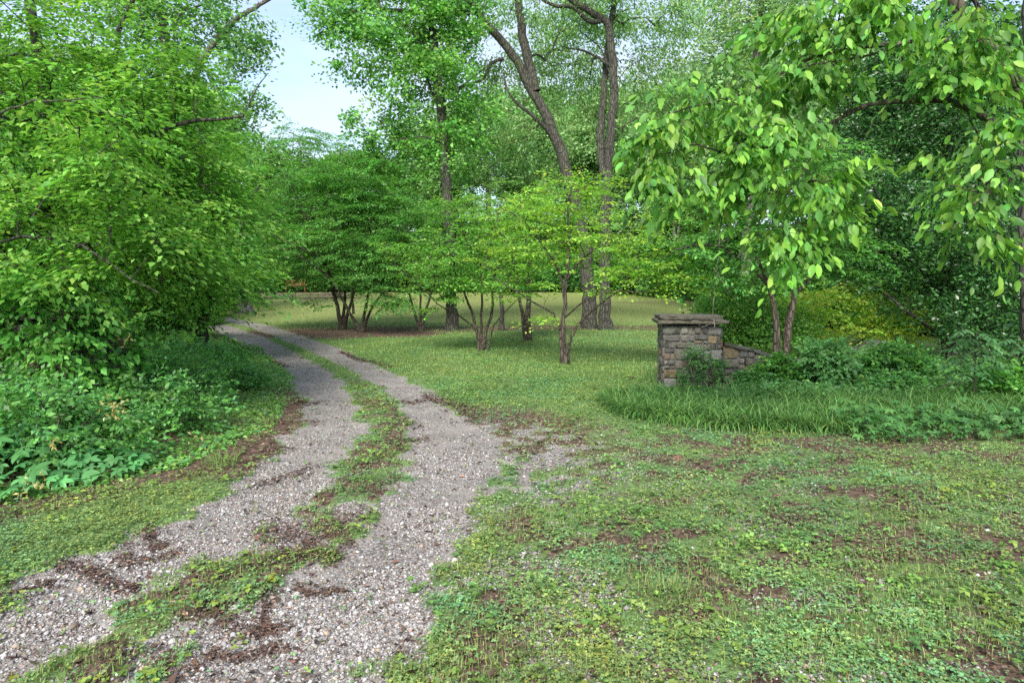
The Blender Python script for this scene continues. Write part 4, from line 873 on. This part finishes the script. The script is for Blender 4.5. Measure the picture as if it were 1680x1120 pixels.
for i, (x, y, lab, h) in enumerate(sl):
    shrub('honeysuckle_bush' if i < 2 else 'leafy_bush', lab, 'bush', x, y, [(0, 0, h * .5, .65, .55, h * .5), (.45, .2, h * .3, .45, .4, h * .35), (-.5, .3, h * .45, .5, .4, h * .5)], 210, dict(n=30, R=.16, L=.05, W=.028, col=None, palette=HP, flat=.35, droop=.2, tilt=.45), 53 + i)
def palmate(m, rng, X, Y, Z, L, pal, up=.1, leaflets=5, big=True):
    a0 = rng.uniform(0, 6.28, m); G = Geo(); cc = vary(None, m, .16, .06, rng, pal); nn0 = nrm(np.array([0, 0, 1.]) + rng.normal(0, .3, (m, 3)) + np.array([.0, -.35, 0]))
    for j in range(leaflets):
        a = a0 + (j - (leaflets - 1) / 2) * (1.05 if leaflets == 5 else 1.5); d = np.stack([np.cos(a), np.sin(a), np.zeros(m)], 1); d -= nn0 * (d * nn0).sum(1, keepdims=True)
        ll = L * (1 - .12 * abs(j - (leaflets - 1) / 2)) * np.exp(rng.normal(0, .1, m)); p = np.stack([X, Y, Z], 1)
        V, t3, q4 = bigleaves(p, d, nn0, ll, ll * .48, .10, .25); G.add(V, [t3, q4]); G.C += [np.tile(cc, (4, 1)), np.tile(cc, (4, 1))]
    return G
def patch(name, lab, cat, n, fx, L, pal, seed, hz=.12, leaflets=5):
    """ground cover of palmate leaves on thin stalks"""
    rng = np.random.default_rng(seed); X, Y, hh = fx(n, rng); m = len(X); Z = height(X, Y) + hh * rng.uniform(.55, 1, m)
    G = palmate(m, rng, X, Y, Z, L * np.exp(rng.normal(0, .2, m)), pal, leaflets=leaflets); S = Geo()
    for i in range(0, m, 2):
        o = rng.normal(0, .03, 2); V, Q = tube([(X[i] + o[0], Y[i] + o[1], Z[i] - hh[i] * 1.05), (X[i], Y[i], Z[i])], [.0018, .0012], 3); G.add(V, Q, np.tile((.12, .14, .05), (len(Q), 1)))
    tag(link(name, G.mesh(name, M_leaf)), lab, kind='stuff')
def in_poly_left(n, rng):
    Y = rng.uniform(4.3, 6.0, n); X = edge_left(Y) - rng.random(n) ** .8 * 1.5 + .25; d = edge_left(Y) - X
    return X, Y, .10 + .28 * sstep(-.2, .7, d)
patch('creeper_patch', 'broad bright green five-leaved creeper at the lower left corner', 'creeper', 520, in_poly_left, .085, [(.12, .35, .12), (.15, .40, .14), (.10, .28, .09)], 81)
def in_right(n, rng):
    X = rng.uniform(3.55, 6.3, n); Y = 6.85 + .12 * np.sin(X * 3) + .25 * sstep(4.2, 3.5, X) + rng.random(n) * .8; return X, Y, .08 + .16 * rng.random(n) + .12 * sstep(7.0, 7.6, Y)
patch('creeper_patch', 'five-leaved creeper spreading in front of the strappy grass at the right edge', 'creeper', 620, in_right, .056, [(.085, .23, .06), (.11, .27, .07), (.065, .18, .05)], 82)
# left verge ground cover: mixed low leaves
def verge():
    rng = np.random.default_rng(83); n = 60000; Y = np.exp(rng.uniform(math.log(5), math.log(20), n)); X = edge_left(Y) + .35 - rng.random(n) ** 1.1 * (2.8 + .25 * Y)
    k = rng.random(n) < .25 + .75 * sstep(.35, .6, fbm(X, Y, .5, 84)); X, Y = X[k], Y[k]; m = len(X); d = edge_left(Y) - X
    Z = height(X, Y) + (.03 + .25 * sstep(.2, 2.0, d)) * rng.random(m) * (.4 + fbm(X, Y, .6, 85)); a = rng.uniform(0, 6.28, m); L = .045 * (1 + (Y - 5) * .03) * np.exp(rng.normal(0, .3, m))
    V, Q = leafquads(np.stack([X, Y, Z], 1), np.stack([np.cos(a), np.sin(a), rng.normal(0, .4, m)], 1), np.array([0, -.3, 1.]) + rng.normal(0, .45, (m, 3)), L, L * .6, .12, .2)
    cc = 1.7 * vary(None, m, .2, .08, rng, HP + VP + LIGHT * 2) * np.exp((fbm(X, Y, .8, 86) - .5) * .8)[:, None]; cc = np.clip(cc, 0, .6)
    return np_mesh('ground_cover', V, Q, cc, M_leaf)
tag(link('ground_cover', verge()), kind='stuff', label='mixed low weeds and ivy along the left verge')
def wild_r():
    rng = np.random.default_rng(87); n = 26000; X = rng.uniform(2.6, 9.5, n); Y = 9.0 + rng.random(n) * 4.5; k = (Y < 10.3) | (Y > 11.4); k &= ~((np.abs(X - 2.8) < .6) & (Y > 9.6)); X, Y = X[k], Y[k]; m = len(X)
    Z = height(X, Y) + .30 * rng.random(m) * (.3 + fbm(X, Y, .6, 88)); a = rng.uniform(0, 6.28, m); L = .055 * np.exp(rng.normal(0, .3, m))
    V, Q = leafquads(np.stack([X, Y, Z], 1), np.stack([np.cos(a), np.sin(a), rng.normal(0, .4, m)], 1), np.array([0, -.3, 1.]) + rng.normal(0, .45, (m, 3)), L, L * .55, .12, .2)
    return np_mesh('ground_cover', V, Q, 1.5 * vary(None, m, .2, .08, rng, HP + VP), M_leaf)
tag(link('ground_cover', wild_r()), kind='stuff', label='mixed low weeds at the foot of the low stone wall')

# yellow honeysuckle flowers
def flowers(bush, pts, seed):
    rng = np.random.default_rng(seed); G = Geo()
    for x, y, D in pts:
        c = P(x, y, D)
        for j in range(9):
            d = nrm(rng.normal(0, 1, 3) + np.array([0, -.4, .5])); o = c + rng.normal(0, .03, 3)
            V, Q = leafquads(np.array([o, o]), np.array([d, d + rng.normal(0, .4, 3)]), rng.normal(0, 1, (2, 3)), .042, .014, .2, .4); G.add(V, Q, vary(None, 2, .1, .03, rng, [(.62, .50, .20), (.66, .60, .38), (.55, .40, .14)]))
    link('blossoms', G.mesh('blossoms', M_leaf, bush.location), bush)
hb = [o for o in bpy.data.objects if o.name.startswith('honeysuckle_bush')]
flowers(hb[0], [(190, 668, 5.75), (205, 662, 5.8), (172, 666, 5.8), (184, 680, 5.7), (86, 726, 5.3), (66, 796, 5.0), (42, 806, 4.95)], 1)
flowers(hb[1], [(322, 720, 6.6), (210, 560, 7.2)], 2)
# iris blades
def clump(name, lab, cat, x, y, n, r, L, W, pal, seed, arch=(.15, .6), seg=3, group=None):
    rng = np.random.default_rng(seed); a = rng.uniform(0, 6.28, n); q = r * np.sqrt(rng.random(n)); X = x + q * np.cos(a); Y = y + q * np.sin(a)
    V, t, qd = blades(np.stack([X, Y, height(X, Y) - .01], 1), a + rng.normal(0, .6, n), L * np.exp(rng.normal(0, .18, n)), W, rng.uniform(*arch, n), seg)
    cc = vary(None, n, .15, .05, rng, pal); G = Geo(); G.add(V, [t, qd]); G.C = [cc, np.tile(cc, (seg - 1, 1))]
    return tag(link(name, G.mesh(name, M_grass)), lab, cat, group)
clump('iris_clump', 'blue-green sword-leaved iris clump under the vine at the left', 'iris', -4.45, 6.55, 60, .22, .55, .022, [(.05, .15, .085), (.07, .19, .10)], 91)
clump('grass_tuft', 'dark green grass tuft beside the driveway on the left', 'grass tuft', *ground_at(362, 760), 160, .16, .10, .004, GP[:3], 92, (.3, 1.2))
clump('grass_tuft', 'long yellow-green grass tuft in the foreground weeds right of centre', 'grass tuft', *ground_at(1095, 975), 200, .17, .085, .0035, [(.19, .27, .08), (.24, .29, .10)], 93, (.4, 1.3))
shrub('boxwood_bush', 'small yellowish fine-leaved bush at the left frame edge', 'bush', -4.75, 6.0, [(0, 0, .33, .3, .25, .32)], 120, dict(n=40, R=.08, L=.018, W=.012, col=None, palette=[(.22, .27, .06), (.15, .22, .05)], flat=0), 94, 5)
# metal stake
G = Geo(); X, D = ground_at(803, 576); V, Q = tube([(X, D, float(height(X, D)) - .05), (X - .01, D, .5)], [.008, .008], 6); G.add(V, Q)
tag(link('stake', G.mesh('stake', B_dark)), 'thin dark stake stuck in the lawn beside the low maple', 'stake')

# ============================================================ liriope border
def liriope():
    rng = np.random.default_rng(95); nC = 620
    # front edge follows the photo: (1005,660) .. (1050,690) .. (1300,715) .. (1680,730)
    ex, ey = zip(*[ground_at(*p) for p in ((1005, 668), (1030, 688), (1120, 702), (1240, 712), (1340, 716), (1420, 718), (1500, 705), (1640, 704), (1760, 702))])
    X = rng.uniform(ex[0], 7.5, nC * 3); Yf = np.interp(X, ex, ey); Yb = np.interp(X, [1.2, 2.0, 3.5, 6, 8], [9.3, 9.75, 9.8, 9.3, 9.0]); Y = Yf + .12 + rng.random(nC * 3) * (Yb - Yf)
    k = (np.abs(X - 2.8) > .55) | (Y < 10.35); X, Y = X[k][:nC * 2], Y[k][:nC * 2]; nb = 38; m = len(X)
    cx = np.repeat(X, nb); cy = np.repeat(Y, nb); a = rng.uniform(0, 6.28, m * nb); q = .07 * np.sqrt(rng.random(m * nb)); px = cx + q * np.cos(a); py = cy + q * np.sin(a)
    L = .30 * np.exp(rng.normal(0, .2, m * nb)); V, t, qd = blades(np.stack([px, py, height(px, py) - .01], 1), a + rng.normal(0, .5, m * nb), L, .0125, rng.uniform(.7, 1.9, m * nb), 4)
    cc = vary(None, m * nb, .16, .06, rng, [(.09, .22, .05), (.125, .28, .06), (.06, .15, .04), (.19, .33, .09)]); cc *= np.repeat(np.exp(rng.normal(0, .12, (m, 1))), nb, 0)
    G = Geo(); G.add(V, [t, qd]); G.C = [cc, np.tile(cc, (3, 1))]
    return G.mesh('border_grass', M_grass)
tag(link('border_grass', liriope()), kind='stuff', label='dense strappy liriope border in front of the pillar and wall')

# plants on and before the wall
shrub('climbing_vine', 'thin vine climbing the front of the right gate pillar', 'vine', 2.72, 10.3, [(.05, .02, .25, .30, .10, .22), (.12, .05, .48, .22, .06, .2), (-.05, .05, .62, .06, .04, .22), (.45, .05, .3, .15, .08, .2)], 90, dict(n=14, R=.09, L=.042, W=.022, col=None, palette=HP, flat=.3, tilt=.6), 101, 6)
shrub('climbing_vine', 'leafy vine covering the middle of the low stone wall', 'vine', 5.0, 10.55, [(0, 0, .35, .7, .25, .3), (.9, .1, .4, .6, .3, .35), (-.6, 0, .25, .4, .2, .2)], 230, dict(n=24, R=.14, L=.06, W=.036, col=None, palette=VP + HP, flat=.4, tilt=.45), 102)
for i, (x, y, h, w, pal, lab) in enumerate([(4.05, 10.5, .62, .30, MAPLE, 'compact dark leafy sapling on the wall just right of the pillar'), (4.75, 10.3, .85, .42, [(.10, .22, .09), (.13, .26, .11)], 'pale feathery weed standing in front of the wall'),
                                         (5.75, 10.2, .8, .5, DEEP[1:] + MAPLE, 'dark broad-leaved shrub hiding the far end of the low wall'), (5.4, 9.7, .4, .4, HP, 'low shrub between the wall and the liriope'), (6.9, 9.2, .55, .6, VP, 'shrubby weed behind the creeper at the right edge'), (3.65, 10.35, .3, .22, HP, 'small weed at the foot of the pillar')]):
    shrub('leafy_shrub', lab, 'shrub', x, y, [(0, 0, h * .55, w, w * .7, h * .42), (w * .5, .1, h * .35, w * .6, w * .5, h * .3)], int(90 + 160 * w), dict(n=24, R=.14, L=.065, W=.036, col=None, palette=pal, flat=.55, droop=.25, tilt=.35), 110 + i)
def compound_sapling(x, y, h, lab, seed, pal):
    rng = np.random.default_rng(seed); z = float(height(x, y)); root = thing('sapling', (x, y, z), lab, 'sapling'); S = Geo(); Lf = Geo(); top = np.array([.05, 0, h])
    q, r = smooth_line([(0, 0, -.05), (.02, 0, h * .5), top], [.012, .009, .004], .1); V, Q = tube(q, r, 6); S.add(V, Q)
    nf = 26
    for i in range(nf):
        t = .35 + .65 * (i / nf); a = i * 2.4 + rng.normal(0, .2); p0 = np.array([.03 * t, 0, h * t]); Ln = .42 * (1.2 - .5 * t) * rng.uniform(.8, 1.15); d = np.array([math.cos(a), math.sin(a), 0])
        e = p0 + d * Ln + np.array([0, 0, .05 - .10 * rng.random()]); m = p0 + d * Ln * .5 + np.array([0, 0, .10]); q, r = smooth_line([p0, m, e], [.004, .003, .0015], .05); V, Q = tube(q, r, 4); S.add(V, Q)
        s = np.array([-math.sin(a), math.cos(a), 0]); k = 6; pos = []; dr = []
        for j in range(k + 1):
            c = q[int((len(q) - 1) * (.3 + .7 * j / k))]
            for sg in ((-1, 1) if j < k else (0,)): pos.append(c); dr.append(s * sg + d * (.5 if sg else 1) + np.array([0, 0, -.35]))
        pos = np.array(pos); mm = len(pos); cc = vary(None, 1, .12, .05, rng, pal).repeat(mm, 0) * np.exp(rng.normal(0, .08, (mm, 1)))
        V, t3, q4 = bigleaves(pos, np.array(dr), np.array([0, 0, 1.]) + rng.normal(0, .15, (mm, 3)), .105 * np.exp(rng.normal(0, .12, mm)), .042, .1, .2); Lf.add(V, [t3, q4]); Lf.C += [np.tile(cc, (4, 1)), np.tile(cc, (4, 1))]
    link('stems', S.mesh('stems', B_brown), root); link('foliage', Lf.mesh('foliage', M_leaf), root)
compound_sapling(6.15, 9.1, .95, 'feathery sapling with long compound leaves at the right of the border', 121, [(.10, .25, .09), (.13, .29, .11), (.08, .19, .07)])
compound_sapling(6.95, 9.4, .8, 'second compound-leaved sapling cut by the right frame edge', 122, [(.09, .22, .08), (.12, .26, .09)])
print('LEAVES', LEAVES)
